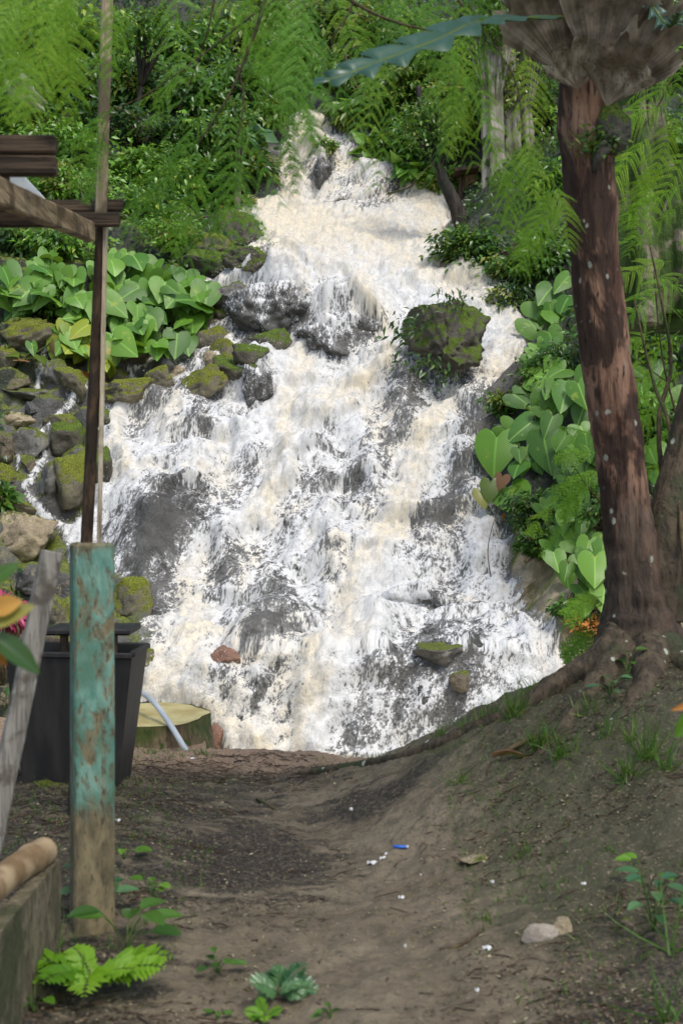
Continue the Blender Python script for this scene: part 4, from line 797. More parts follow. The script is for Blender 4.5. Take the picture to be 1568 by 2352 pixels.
# px,py,rx,ry,leaves,leaf px,mat,mat2,label,(optional extra: forward offset)
SH=[
(60,200,90,60,900,18,'leaf_bright','leaf_mid','vine covered hump with bright leaves around the grey dead log'),
(40,260,60,60,700,20,'leaf_mid','leaf_bright','leafy creeper hanging below the dead log at the left edge'),
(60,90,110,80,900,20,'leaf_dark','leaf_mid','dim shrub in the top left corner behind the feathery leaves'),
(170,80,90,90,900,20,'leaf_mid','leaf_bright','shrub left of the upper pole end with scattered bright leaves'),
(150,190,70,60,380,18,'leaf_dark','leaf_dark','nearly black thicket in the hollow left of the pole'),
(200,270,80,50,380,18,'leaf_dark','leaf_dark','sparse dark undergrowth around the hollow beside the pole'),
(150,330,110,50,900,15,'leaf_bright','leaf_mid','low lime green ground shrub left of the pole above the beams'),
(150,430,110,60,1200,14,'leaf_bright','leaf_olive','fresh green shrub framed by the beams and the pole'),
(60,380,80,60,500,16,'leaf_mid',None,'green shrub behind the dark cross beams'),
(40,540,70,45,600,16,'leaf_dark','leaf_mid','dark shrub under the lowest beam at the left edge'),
(140,565,90,45,900,16,'leaf_mid','leaf_bright','small leafed shrub beneath the rafter end'),
(120,690,60,55,900,12,'leaf_bright','leaf_mid','fine leafed light shrub among the big leaves left of the pole'),
(290,90,90,70,1000,17,'leaf_mid','leaf_bright','shrub right of the upper pole with light sprays'),
(300,200,90,70,1100,18,'leaf_mid','leaf_olive','shrub with pale pointed leaves right of the pole'),
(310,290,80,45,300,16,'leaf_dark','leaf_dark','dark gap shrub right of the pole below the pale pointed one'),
(420,100,90,80,1200,17,'leaf_mid','leaf_bright','tall shrub behind the bare twig at upper left centre'),
(420,210,90,70,1100,18,'leaf_mid','leaf_blue','bluish leaved shrub behind the hanging feathery bough'),
(430,320,90,60,900,16,'leaf_dark','leaf_mid','dark shrub behind the lower part of the feathery bough'),
(320,390,80,60,1000,15,'leaf_bright','leaf_mid','bright undergrowth right of the pole at beam height'),
(330,480,90,50,1000,14,'leaf_mid','leaf_bright','grassy shrub just above the right end of the beams'),
(400,545,70,40,900,12,'leaf_bright','leaf_olive','fine grassy shrub above the big leaved clump'),
(420,430,80,60,900,16,'leaf_mid','leaf_bright','shrub left of the thin grey tree trunk'),
(520,330,70,60,700,28,'leaf_blue','leaf_broad_pale','shrub with big silvery leaves left of the top chute'),
(490,400,60,50,600,22,'leaf_mid','leaf_bright','leafy shrub in front of the thin grey trunk'),
(570,390,60,45,700,18,'leaf_dark','leaf_olive','shrub hanging beside the wet rock left of the top chute'),
(520,470,60,34,500,15,'leaf_mid','leaf_olive','low ferny shrub at the rim left of the upper pool'),
(540,90,90,80,1300,17,'leaf_olive','leaf_dark','tall dim shrub above the hanging bough'),
(550,200,80,70,1200,17,'leaf_mid','leaf_dark','shrub left above the head of the falls'),
(610,280,60,50,900,16,'leaf_mid','leaf_olive','bush hugging the left side of the head of the falls'),
(650,60,90,80,1200,17,'leaf_olive','leaf_mid','yellowish crown top centre left'),
(680,160,70,70,1200,17,'leaf_mid','leaf_olive','thicket right above the head of the falls'),
(655,235,48,32,600,15,'leaf_dark','leaf_mid','small dark bush on the lip where the water appears'),
(780,60,90,80,1300,18,'leaf_olive','leaf_mid','yellow green crown top centre'),
(800,170,80,70,1200,22,'leaf_olive','leaf_mid','bush with narrow drooping leaves right above the falls head'),
(806,262,44,36,600,22,'leaf_olive','leaf_bright','narrow leaved bush overhanging the right side of the top chute'),
(745,335,22,20,140,13,'leaf_bright','leaf_olive','tiny yellow sprig on the rock that splits the top chute'),
(890,240,66,60,1000,17,'leaf_mid','leaf_dark','shrub right of the falls head among bare twigs'),
(935,325,66,32,600,16,'leaf_dark','leaf_mid','dark creepers on the rock right of the top chute'),
(872,345,30,20,90,34,'leaf_broad','leaf_broad_pale','small big leafed creeper on the dark rock right of the top chute'),
(960,392,34,24,90,36,'leaf_broad_pale','leaf_broad','shiny pale leaved creeper above the right side stream'),
(980,330,70,60,1000,17,'leaf_mid','leaf_bright','bush above the right side stream'),
(1020,420,46,36,520,13,'leaf_bright','leaf_olive','small leaved twiggy shrub beside the leaning dark trunk'),
(900,90,90,80,1300,18,'leaf_mid','leaf_olive','crown behind the long lobed frond'),
(940,200,80,70,1200,17,'leaf_olive','leaf_mid','airy yellow green shrub below the long lobed frond'),
(1030,130,80,80,1100,17,'leaf_mid','leaf_bright','bush left of the pale buttressed trunks'),
(1050,260,70,70,1000,16,'leaf_mid','leaf_olive','twiggy bush in front of the pale trunks'),
(1190,110,60,90,700,16,'leaf_olive','leaf_bright','leaves around the tops of the pale trunks'),
(1240,250,60,90,700,16,'leaf_mid','leaf_bright','shrub between the pale trunks and the red barked tree'),
(1250,420,50,60,500,16,'leaf_mid','leaf_bright','green shrub right of the pale trunks at mid height'),
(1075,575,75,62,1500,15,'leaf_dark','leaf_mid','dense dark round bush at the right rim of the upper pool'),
(1175,620,60,42,800,15,'leaf_mid','leaf_olive','ferny shrub below the wooden railing'),
(1240,610,60,50,800,18,'leaf_mid','leaf_dark','fern bank right of the railing post'),
(1180,690,50,42,700,13,'leaf_dark','leaf_olive','dark mossy creepers hanging at the right edge of the falls'),
(1260,560,60,40,500,16,'leaf_mid',None,'leafy shrub between the railing and the red trunk'),
(1270,830,60,40,700,12,'leaf_mid','leaf_dark','fine leaved creeper between the upper and middle big leaves'),
(1160,925,48,30,420,13,'leaf_mid','leaf_olive','reddish green creeper reaching over the water right edge'),
(1225,880,40,40,400,12,'leaf_dark','leaf_mid','small dark creeper above the broad ribbed leaves'),
(1215,1180,48,60,900,14,'leaf_dark','leaf_mid','dark small leaved creeper below the broad ribbed leaves'),
(1235,1250,40,36,500,17,'leaf_dark','leaf_mid','glossy pointed leaved creeper over the sandy bank'),
(1310,1395,45,25,400,15,'leaf_dark','leaf_mid','dark leaved shrub at the foot of the right bank'),
(1320,1140,50,60,600,14,'leaf_mid','leaf_dark','creeper filling between the middle and lower big leaves'),
(1350,1440,40,30,240,13,'leaf_bright','leaf_orange','bright twiggy plant with orange dead leaves beside the trunk foot'),
(1480,560,80,60,800,16,'leaf_mid','leaf_bright','bush right of the red trunk in front of the mossy giant'),
(1510,800,80,80,800,16,'leaf_mid','leaf_bright','bush right of the red trunk at mid height'),
(1500,980,80,80,700,16,'leaf_mid','leaf_bright','bush seen between the red trunk and its second stem'),
(1520,1180,60,70,500,16,'leaf_bright','leaf_mid','sunny bush in the fork of the red barked tree'),
(1520,120,80,110,900,18,'leaf_bright','leaf_mid','light crown in the top right corner'),
(1500,330,80,90,800,18,'leaf_bright','leaf_mid','light bush right of the red trunk below the nest fern'),
(8,1150,18,45,160,30,'leaf_grass',None,'grassy tuft at the left edge of the bank'),
(20,1420,50,45,260,24,'leaf_magenta',None,'magenta leaved plant behind the leaning plank'),
(10,1490,26,30,160,16,'leaf_bright',None,'small bright green weed behind the magenta plant'),
(1390,760,60,70,400,15,'leaf_mid',None,'bush directly behind the middle of the red trunk'),
(1390,1180,60,70,300,15,'leaf_mid',None,'bush directly behind the lower red trunk'),
(1340,300,50,90,500,16,'leaf_mid','leaf_bright','bush directly behind the upper red trunk'),
]
for (px,py,rx,ry,n,Lp,m,m2,lab) in SH:
    h=hit(px,py+ry*.55); Y=h[1]-rx*.25*h[1]/K; sc=Y/K
    if 'magenta' in lab or 'weed' in lab: Y=11.5 if 'mag' in lab else 11.6; sc=Y/K; h=W(px,py+80,Y)
    wl=.34 if 'narrow' in lab else (.7 if 'broad' in m or 'broad' in (m2 or '') else .46)
    shrub(W(px,py,Y),(rx*sc*1.12,rx*sc*.55,ry*sc*1.12),h,int(n*1.35),Lp*sc*1.15,m,lab,cat='plant' if n<300 else 'shrub',name='plant' if n<300 else 'shrub',mats2=m2,wl=wl,droop=.9 if 'droop' in lab or 'narrow' in lab else .45)
# ferns hanging on the isolated mossy boulder
for (px,py,n,L,dx,lab) in [(930,775,36,30,-.8,'drooping fern fringe on the left end of the isolated mossy boulder'),(955,835,30,28,-.3,'fern fringe under the left face of the isolated mossy boulder'),(1040,690,36,24,0,'small plants on the very top of the isolated mossy boulder'),(1020,850,36,26,.1,'small leaves hanging below the isolated mossy boulder'),(960,735,70,22,-.5,'tuft of seedlings on the upper left of the isolated mossy boulder'),(560,540,120,26,.2,'little fern clump on the ferny knob left of the upper pool')]:
    h=hit(1020,850); Y=h[1]-.45 if px>900 else hit(px,py)[1]-.3; sc=Y/K; T=thing('fern',W(px,py,Y),lab,'fern','ferns on the rocks of the falls'); b=Bag()
    P=W(px,py,Y)+rnd(n)*[24*sc,.12,14*sc]; leaves(b,P,unit(rnd(n,.6)+[dx,-.3,-.6]),unit(rnd(n,.4)+[0,-.6,.6]),L*sc*R.uniform(.5,1.,n),L*sc*.3,R.rand(n)); b.make('foliage','leaf_dark' if px>900 else 'leaf_mid',T)
# thin leaf carpet over the soil of the slope: nobody could count it
n=90000
b=Bag(); xx=R.uniform(-14,14,n*2); yy=R.uniform(15,46,n*2)
si=np.interp(yy,PR[:,0],sl); r=hill(xx[None],si[None]); Vh=r[0][0]; dl,dr=r[1][0],r[2][0]; pyy=r[4][0]
ok=(np.maximum(dl-.9*ss(700,800,pyy),dr)>.25)|(yy>30.5); ok&=~((dr>-.1)&(dr<1.3)&(pyy>1230)); ok&=fbm(xx*.7,yy*.7,None,3,5)>.38
P=Vh[ok][:n]; n=len(P); P=P+np.stack([0*P[:,0],-.12*R.rand(n),.14*R.rand(n)],-1)
leaves(b,P,unit(rnd(n)+[0,-.3,-.4]),unit(rnd(n,.45)+[0,-.6,.7]),R.uniform(.06,.16,n)*(1+np.clip(P[:,1]-30,0,20)*.06),R.uniform(.035,.08,n)*(1+np.clip(P[:,1]-30,0,20)*.06),R.rand(n))
tag(b.make('ground_cover','leaf_dark'),'low leafy cover growing over the soil of the jungle slope','ground cover',kind='stuff')
# ================================================================ BACKGROUND TREES, LOG, RAILING, SHELTER
def btree(L,Y,mat,label,fins=0,crown=None,wob=.15,name='forest_tree',n=36):
    P=np.array([W(a,b_,Y) for a,b_,w in L]); r=np.array([w*Y/K/2 for a,b_,w in L]); T=thing(name,P[0],label,'tree','forest trees of the slope')
    m=70; Q=spline(P,m); rr=np.interp(np.linspace(0,1,m),np.linspace(0,1,len(r)),r); V,F=tube(Q,rr,n,wob=wob,seed=int(L[0][0]))
    th=np.tile(np.linspace(0,2*np.pi,n,endpoint=False),m); z=V[:,2]-P[0][2]; cc=np.repeat(Q,n,0)
    if fins:
        am=np.clip(np.cos(th*fins/1.)*1.,-1,1); g=np.exp(-np.clip(z,0,None)/ (r[0]*5)); V=cc+(V-cc)*(1+ (.5*g+.12)[:,None]*(am[:,None]))
    b=Bag(); b.add(V,F); b.make('trunk',mat,T)
    if crown:
        cx,cy,rx,ry,nn,Lp,cm=crown; sc=Y/K; b=Bag(); c=W(cx,cy,Y-.3); ncl=40; cl=c+unit(rnd(ncl))*[rx*sc,rx*sc*.5,ry*sc]*R.uniform(.3,1,(ncl,1)); ci=R.randint(0,ncl,nn)
        PP=cl[ci]+rnd(nn,rx*sc*.13); leaves(b,PP,unit(rnd(nn)+[0,0,-.5]),unit(rnd(nn,.5)+[0,-.4,.8]),R.uniform(.6,1.2,nn)*Lp*sc,.45*Lp*sc,R.rand(nn)); b.make('crown',cm,T)
        s=Bag()
        for k in range(8): s.add(*tube(spline([Q[-1] if cy<L[-1][1] else Q[m//2],(Q[m//2]+cl[k])/2,cl[k]],8),np.linspace(.04,.01,8),6))
        s.make('limb',mat,T)
    return T
btree([(1140,565,66),(1137,450,50),(1133,300,44),(1128,120,40),(1122,-60,36)],25.5,'bark_pale','pale grey buttressed trunk, leftmost of the three behind the railing',5,(1120,40,90,70,900,17,'leaf_mid'))
btree([(1182,562,60),(1176,450,46),(1170,300,40),(1160,100,36),(1150,-60,34)],26,'bark_pale','pale fluted trunk in the middle of the three behind the railing',6,(1170,180,60,90,500,15,'leaf_olive'))
btree([(1222,568,66),(1212,470,42),(1205,300,34),(1196,120,30),(1190,-60,28)],26.3,'bark_pale','pale trunk with spreading root fins, rightmost of the three behind the railing',4,(1220,60,70,80,600,16,'leaf_bright'))
btree([(1500,760,210),(1495,600,170),(1488,480,125),(1480,350,90),(1475,180,80),(1470,-60,72)],15.5,'bark_mossy','huge mossy trunk at the right edge behind the red barked tree',5,(1500,40,90,80,500,20,'leaf_mid'))
btree([(1560,720,110),(1548,560,70),(1575,420,50),(1620,300,40)],15.2,'bark_mossy','buttress like grey trunk cut by the right edge of the photo',3)
btree([(1062,520,40),(1045,470,34),(1020,420,28),(1000,370,24),(975,300,18),(960,200,14)],23.8,'bark_dark','dark trunk leaning left over the right side stream',0,(985,290,80,70,900,16,'leaf_mid'))
btree([(546,500,24),(545,450,17),(550,400,14),(546,340,12),(540,260,10)],26,'bark_mossy','thin grey tree left of the upper pool',0,(530,270,60,50,500,17,'leaf_mid'))
btree([(320,330,14),(318,250,12),(330,150,10),(335,20,9)],27,'bark_dark','slender dark tree right of the upper pole',0,(340,60,70,60,500,17,'leaf_mid'))
btree([(95,300,16),(90,200,13),(100,80,11),(95,-30,9)],27,'bark_dark','slender dark tree in the hollow at the upper left',0,(100,40,70,50,500,17,'leaf_bright'))
h=hit(70,260); LG=thing('dead_log',W(60,260,h[1]-.4),'bleached broken log jutting from the vines at upper left','log')
b=Bag(); Y=h[1]-.6
b.add(*tube(spline([W(40,185,Y),W(60,205,Y),W(85,228,Y),W(112,240,Y)],16),np.array([.17]*6+[.15,.14,.13,.12,.1,.09,.07,.05,.03,.01]),12,wob=.4,seed=2))
b.add(*tube(spline([W(50,225,Y),W(75,235,Y-.1),W(98,252,Y-.1)],10),np.array([.13,.13,.12,.11,.1,.09,.07,.05,.03,.01]),10,wob=.4,seed=5)); b.add(*tube(spline([W(40,230,Y),W(22,200,Y),W(14,172,Y)],10),np.linspace(.13,.03,10),10,wob=.4,seed=7)); b.make('wood','dead_wood',LG)
RLG=thing('railing',W(1200,590,22.5),'short dark wooden railing with two posts above the dark bush','railing')
for (x,y0,y1,w) in ((1195,600,556,18),(1222,600,534,26)):
    b=Bag(); b.add(*beam(W(x,y0,22.6),W(x,y1,22.6),w*22.6/K,w*22.6/K*.8,rough=.01)); b.make('post','wood_dark',RLG)
b=Bag(); b.add(*beam(W(1150,592,22.4),W(1214,548,22.5),.06,.09)); b.add(*beam(W(1208,540,22.5),W(1240,538,22.5),.2,.05)); b.make('rail','wood_dark',RLG)
SHL=thing('shelter',W(1080,470,26),'small dark plank shelter glimpsed left of the pale trunks','shelter')
b=Bag(); b.add(*beam(W(1040,402,26.5),W(1115,392,26.5),.9,.06,)); b.make('roof','wood_dark',SHL)
b=Bag(); b.add(*box(W(1078,425,26.7),(.42,.3,.34))); b.make('wall','wood_brown',SHL)
for x in (1058,1098): b=Bag(); b.add(*beam(W(x,490,26.5),W(x,398,26.5),.06,.06)); b.make('post','wood_dark',SHL)
for (P,r0,lab) in (([W(890,445,25.5),W(940,430,25.3),W(960,405,25.2),W(1000,370,25.2)],.02,'bare forked twig over the dark rock right of the top chute'),([W(1126,1325,16.9),W(1120,1260,16.9),W(1136,1190,16.9),W(1158,1150,16.9)],.008,'bare twig dangling in front of the right edge of the falls'),([W(430,520,24),W(470,498,24),W(520,502,24)],.03,'fallen grey stick at the rim left of the upper pool'),
    ([W(790,120,24),W(820,200,24),W(870,240,24)],.02,'bare twig among leaves above the falls head')):
    b=Bag(); b.add(*tube(spline(P,20),np.linspace(r0,r0*.3,20),7,wob=.2)); tag(b.make('twig','twig',base=P[0]),lab,'twig')
# ================================================================ FEATHERY (BIPINNATE) FOLIAGE
def frond(b,s,P0,D0,L,npin=None,droop=.35,nrm=None,wide=.42,tint=.5,ll=.009):
    npin=R.randint(7,13); ll=ll*R.uniform(.75,1.15); cv=R.uniform(-.25,.25); D0=unit(D0); t=np.linspace(0,1,npin+3); P=np.asarray(P0)+np.outer(t*L,D0)+np.outer(-droop*L*t**2,[0,0,1])+np.outer(cv*L*t**2,[1,0,0]); 
    N=unit(np.array([0,-.55,.8])+rnd(1,.3)[0]) if nrm is None else unit(nrm)
    s.add(*tube(P,np.linspace(.0022,.0008,len(P)),4,cap=False))
    A=[];B=[];NN=[];LL=[];TT=[]
    for k in range(2,npin+3):
        T=unit(P[k]-P[k-1]); S=unit(np.cross(T,N)); Nn=np.cross(S,T)
        pl0=L*wide*(math.sin(math.pi*min(1,(k/(npin+3))*.85+.12))**.7)
        for sd in (-1,1):
            if R.rand()<.07: continue
            pl=pl0*R.uniform(.65,1.12); d=unit(S*sd*.86+T*R.uniform(.2,.85)+Nn*R.uniform(-.3,.2)); m=max(5,int(pl/(ll*.48))); u=np.linspace(.03,1,m)[:,None]
            Q=P[k]+u*pl*d-u**2*pl*R.uniform(.1,.55)*np.array([0,0,1])+u**2*pl*.12*T
            tt=unit(np.gradient(Q,axis=0)); s2=unit(np.cross(tt,Nn))
            ln=ll*(1-.45*u[:,0]**2)
            for q in (-1,1):
                A.append(Q); B.append(unit(s2*q*.9+tt*.45-Nn*.12)); NN.append(np.tile(Nn,(m,1))+rnd(m,.15)); LL.append(ln)
                TT.append(np.clip(tint+rnd(m,.12)[:,0]+.1*R.randn(),0,1))
    leaves(b,np.concatenate(A),np.concatenate(B),np.concatenate(NN),np.concatenate(LL),np.concatenate(LL)*.62,np.concatenate(TT),QUAD)
def pinnate(b,s,P0,D0,L,n=8,droop=.4,tint=.5):
    t=np.linspace(0,1,n*2+2); P=np.asarray(P0)+np.outer(t*L,unit(D0))-np.outer(droop*L*t**2,[0,0,1]); N=unit(np.array([0,-.5,.85])+rnd(1,.2)[0]); s.add(*tube(P,.0014,4,cap=False))
    for k in range(2,n*2+2):
        T=unit(P[k]-P[k-1]); S=unit(np.cross(T,N)); l=L*.30*math.sin(math.pi*min(1,t[k]*.8+.15))
        leaves(b,np.array([P[k],P[k]]),np.array([S*.9+T*.5,-S*.9+T*.5])+rnd(2,.08),np.array([N,N])+rnd(2,.15),l,l*.42,tint)
def bough(label,stems,fr,mat='leaf_feather',group='feathery boughs reaching into the picture',sm='twig',ll=.009,name='overhanging_bough'):
    T=thing(name,stems[0][0][0],label,'bough',group); b=Bag(); s=Bag(); g=Bag()
    for P,r0 in stems: s.add(*tube(spline(P,40),np.linspace(r0,r0*.3,40),7,wob=.15))
    for a in fr: frond(b,b,*a[:3],**(a[3] if len(a)>3 else {}))
    b.make('foliage',mat,T); s.make('branch',sm,T)
def scat(x0,x1,y0,y1,n,Y0,Y1,Lp,ang,spread=.5,**kw):
    out=[]
    for i in range(n):
        px,py,Y=R.uniform(x0,x1),R.uniform(y0,y1),R.uniform(Y0,Y1); a=ang+R.randn()*spread; L=Lp*R.uniform(.7,1.2)*Y/K
        out.append((W(px,py,Y),np.array([math.cos(a),R.uniform(-.3,.3),-math.sin(a)]),L,dict(tint=R.rand(),**kw)))
    return out
def lst(L,Y,**kw):   # px,py, dx,dy(down), length px
    return [(W(a,b_,Y+R.uniform(-.2,.2)),np.array([c,R.uniform(-.2,.2),-d]),l*Y/K,dict(tint=R.rand()*.8,**kw)) for (a,b_,c,d,l) in L]
Y=5.6
PALE=1
bough('hanging feathery bough in front of the jungle left of the falls head',
 [([W(640,-120,Y),W(600,30,Y),W(560,140,Y),W(520,230,Y),W(455,330,Y)],.010),([W(545,150,Y),W(560,230,Y),W(545,320,Y)],.006),([W(500,-60,5.2),W(480,60,5.2),W(440,180,5.3),W(400,280,5.4)],.005)],
 lst([(470,170,-1,.15,150),(500,200,-1,.7,190),(490,240,-.9,.9,190),(470,300,-.8,1,200),(520,230,.2,1,210),(540,260,.6,1,190),(560,200,1,.5,170),(580,160,1,.3,160),(540,330,.1,1,190),(520,380,-.3,1,190),(480,380,-.6,1,170),(440,320,-1,.7,170),(600,240,.8,.9,160),(440,220,-1,.4,130),(560,120,-1,.6,150),(600,100,.8,.6,170),(420,440,-1,.9,140),(450,450,-.3,1,150),(500,460,-.1,1,120),(620,200,1,.6,120),(640,150,.5,1,160),(420,150,-.6,.8,120),(400,400,-1,.6,150),(350,470,-1,.5,110),(560,440,.3,1,90)],Y,droop=.25,wide=.36))
bough('feathery sprays filling the top left corner',[([W(-80,-60,4.6),W(120,-20,4.6),W(300,-30,4.8),W(460,-60,5)],.008)],
 scat(-40,420,-110,10,22,4.2,5.4,190,1.9,.45,droop=.3,wide=.4)+scat(-40,160,30,130,6,4.4,5.2,150,1.8,.4,droop=.3),group=None or 'feathery boughs reaching into the picture',mat='leaf_feather_light')
bough('small feathery twig crossing the slim pole above the beams',[([W(585,30,5.1),W(460,130,5.1),W(340,215,5.1),W(262,250,5.1)],.0045),([W(262,245,5.1),W(300,262,5.1),W(335,290,5.1)],.002),([W(262,250,5.1),W(240,300,5.1),W(232,350,5.1)],.002)],
 lst([(262,250,-1,.35,140),(255,255,-.7,.8,150),(240,260,-.9,.5,120),(240,310,-.3,1,120),(225,290,-1,.7,100),(150,320,-1,.8,90)],5.1,droop=.35,wide=.26))
bough('dark feathery mass hanging at top centre over the falls head',[([W(700,-90,5),W(820,10,5),W(940,60,5),W(1080,80,5.2)],.008),([W(840,-80,5.4),W(800,30,5.4),W(765,90,5.4),W(740,200,5.5)],.006)],
 scat(470,1180,-120,0,22,4.9,5.9,190,1.6,.4,droop=.3,wide=.34)+scat(820,1100,60,190,5,5.4,6.2,180,1.7,.35,droop=.3,wide=.32)+scat(650,820,20,70,3,5.,5.6,150,1.7,.35,droop=.3)+lst([(655,200,.15,1,110),(665,250,-.1,1,150),(690,220,.4,1,90)],5.3,droop=.2,wide=.22))
bough('feathery curtain between the long lobed frond and the red trunk',[([W(1000,-60,6),W(1100,60,6),W(1180,180,6),W(1200,300,6)],.006)],
 scat(880,1240,60,330,13,5.8,6.8,180,1.6,.35,droop=.3,wide=.34)+scat(1180,1290,300,460,5,6.2,6.8,150,1.8,.4,droop=.3),mat='leaf_feather_light')
YR=7.9
bough('bright feathery foliage at the right edge beside the nest fern',[([W(1640,60,YR),W(1560,150,YR),W(1500,260,YR),W(1440,330,YR)],.008),([W(1640,360,YR),W(1560,420,YR),W(1480,440,YR)],.006)],
 lst([(1440,250,-1,.5,110),(1500,300,-.8,.8,170),(1560,250,-.4,1,170),(1540,380,-1,.5,160),(1590,330,-.6,1,180),(1500,420,-.8,.9,120),(1560,180,-.9,.5,160),(1590,100,-.9,.6,160),(1480,320,-1,.8,120),(1560,470,-.9,.6,130),(1530,240,-1,.2,140),(1580,420,-1,.3,150),(1480,60,.3,1,130),(1540,40,0,1,140),(1270,420,-.5,1,130),(1290,470,-.9,.8,120),(1280,380,-.8,.9,110)],YR,droop=.3,wide=.4,ll=.012),mat='leaf_feather_light')
bough('bright feathery sapling leaves right of the red trunk at mid height',[([W(1600,1300,YR),W(1560,1000,YR),W(1520,820,YR),W(1500,620,YR)],.010),([W(1535,880,YR),W(1480,840,YR),W(1440,800,YR)],.004)],
 lst([(1500,560,-.9,-.2,120),(1540,600,-1,.1,140),(1500,640,1,.2,120),(1590,620,-.9,.5,160),(1510,700,1,.2,140),(1480,700,-1,.6,90),(1500,760,-1,.4,120),(1560,760,-.8,.6,150),(1510,840,-1,.6,110),(1590,840,-.9,.5,160),(1540,920,-1,.7,110),(1600,940,-.9,.7,150),(1550,560,1,-.1,90),(1460,830,-1,.7,70),(1590,1080,-.8,.5,110),(1600,1040,-.9,.2,120)],YR,droop=.25,wide=.4,ll=.012),mat='leaf_feather_light')
bough('sprig of bright feathery leaves left of the trunk, in front of the big leaves',[([W(1400,1180,7.6),W(1350,1120,7.5),W(1310,1060,7.5)],.004)],
 lst([(1370,1040,-1,-.1,90),(1380,1080,-.9,.3,110),(1350,1100,-.8,.8,90),(1360,1000,-.9,-.5,70),(1270,1160,-.9,.6,80),(1300,1190,-.5,.8,70)],7.5,droop=.25,wide=.4,ll=.02),mat='leaf_feather_light')
bough('low feathery sprig beside the foot of the red barked tree',[([W(1420,1420,7.3),W(1370,1440,7.3),W(1320,1450,7.3)],.004)],
 lst([(1380,1370,-1,.2,100),(1385,1410,-1,.1,110),(1370,1440,-1,.5,100),(1380,1460,-.8,.9,90),(1340,1460,-.7,1,60),(1385,1390,-.8,-.6,60)],7.3,droop=.2,wide=.4,ll=.02),mat='leaf_feather_light')
# ================================================================ NEAR LEAVES AT THE EDGES, WEEDS, GRASS
def lamina(b,P,D,N,L,Wd,tint=.4,curl=.15):
    D=unit(D);S=unit(np.cross(D,N));N=np.cross(S,D); t=np.linspace(0,1,16)[:,None];q=np.linspace(-1,1,7)[None]
    w=Wd/2*np.sin(np.pi*t**.85)**.75; V=np.asarray(P)+(t*L)[...,None]*D+(q*w)[...,None]*S+(np.abs(q)*w*.35-curl*L*t**2)[...,None]*N
    i=np.arange(15)[:,None]*7;j=np.arange(6)[None]; b.add(V.reshape(-1,3),[np.stack([i+j,i+j+1,i+j+8,i+j+7],-1).reshape(-1,4)],np.full(112,tint),np.stack([t+0*q,q+0*t,0*t*q],-1).reshape(-1,3))
T=thing('edge_plant',W(-60,1560,2.6),'blurred near plant with a red brown and a dark green leaf at the left edge','plant')
s=Bag(); s.add(*tube(spline([W(-100,2300,2.6),W(-60,1800,2.6),W(-20,1500,2.6),W(-10,1380,2.6)],30),np.linspace(.006,.003,30),8)); s.make('stem','stem_green',T)
for (P,D,L,w,m,ti,N) in ((W(-45,1440,2.6),(1,0,.45),.105,.045,'leaf_olive',.95,(.1,-1,.5)),(W(-20,1405,2.6),(1,-.1,.4),.06,.04,'leaf_orange',.9,(0,-1,.4)),(W(-20,1455,2.6),(1,0,-.75),.115,.045,'leaf_dark',.6,(.2,-.9,.6)),(W(-40,1350,2.7),(1,.1,.75),.085,.03,'leaf_mid',.3,(.1,-1,.4)),(W(-30,1470,2.62),(.7,0,-1),.06,.03,'leaf_orange',.6,(-.3,-1,.2))):
    b=Bag(); lamina(b,P,D,N,L,w,ti); b.make('leaf',m,T)
T=thing('edge_plant',W(1640,1900,3.6),'out of focus green leaf with reddish tip poking in at the right edge','plant')
s=Bag(); s.add(*tube(spline([W(1700,2300,3.6),W(1660,1900,3.6),W(1610,1660,3.6)],20),np.linspace(.005,.003,20),6)); s.make('stem','stem_green',T)
for (P,D,L,w,m,ti) in ((W(1615,1620,3.6),(-.8,0,-.9),.11,.05,'leaf_bright',.3),(W(1620,1610,3.6),(-1,0,-.25),.09,.02,'leaf_orange',.8)):
    b=Bag(); lamina(b,P,D,(0,-1,.3),L,w,ti); b.make('leaf',m,T)
GX=np.arange(-3,4,.01); GY=np.arange(2.4,11.2,.01); GG=gfull(*np.meshgrid(GX,GY))
def gh(x,y):
    i=min(max((x+3)/.01,0),len(GX)-2); j=min(max((y-2.4)/.01,0),len(GY)-2); a,b_=int(i),int(j); u,v=i-a,j-b_
    return (GG[b_,a]*(1-u)+GG[b_,a+1]*u)*(1-v)+(GG[b_+1,a]*(1-u)+GG[b_+1,a+1]*u)*v
def ghit(px,py):
    for Y in np.arange(3.0,11,.02):
        p=W(px,py,Y)
        if p[2]<=gh(p[0],p[1]): return p
    return W(px,py,9)
# weeds
def weed(px,py,n,Lp,mat,label,kind='broad',h=.1):
    p=ghit(px,py); T=thing('weed',p,label,'weed','weeds growing in the mud'); b=Bag(); s=Bag(); sc=p[1]/K
    if kind=='fern':
        for k in range(n):
            a=R.uniform(0,6.28); pinnate(b,s,p+[0,0,h*.3],(math.cos(a),math.sin(a)*.6-.2,.75),Lp*sc*R.uniform(.7,1.1),6,R.uniform(.2,.6),R.rand()*.7)
    elif kind=='grass':
        P=np.tile(p,(n,1))+rnd(n,.02)*[1,1,0]; leaves(b,P,unit(rnd(n,.45)+[0,0,1]),rnd(n),Lp*sc*R.uniform(.6,1.2,n),.007,R.rand(n),BLADE)
    else:
        for k in range(n):
            a=R.uniform(0,6.28); e=p+np.array([math.cos(a)*Lp*sc*.7,math.sin(a)*Lp*sc*.7,h*R.uniform(.4,1.2)]); s.add(*tube(spline([p,(p+e)/2+[0,0,.02],e],8),.002,5)); lamina(b,e,(math.cos(a),math.sin(a)-.3,.1),(0,-.35,.95),Lp*sc*R.uniform(.7,1.1),Lp*sc*.5,R.rand()*.7)
    b.make('foliage',mat,T)
    if s.n: s.make('stems','stem_green',T)
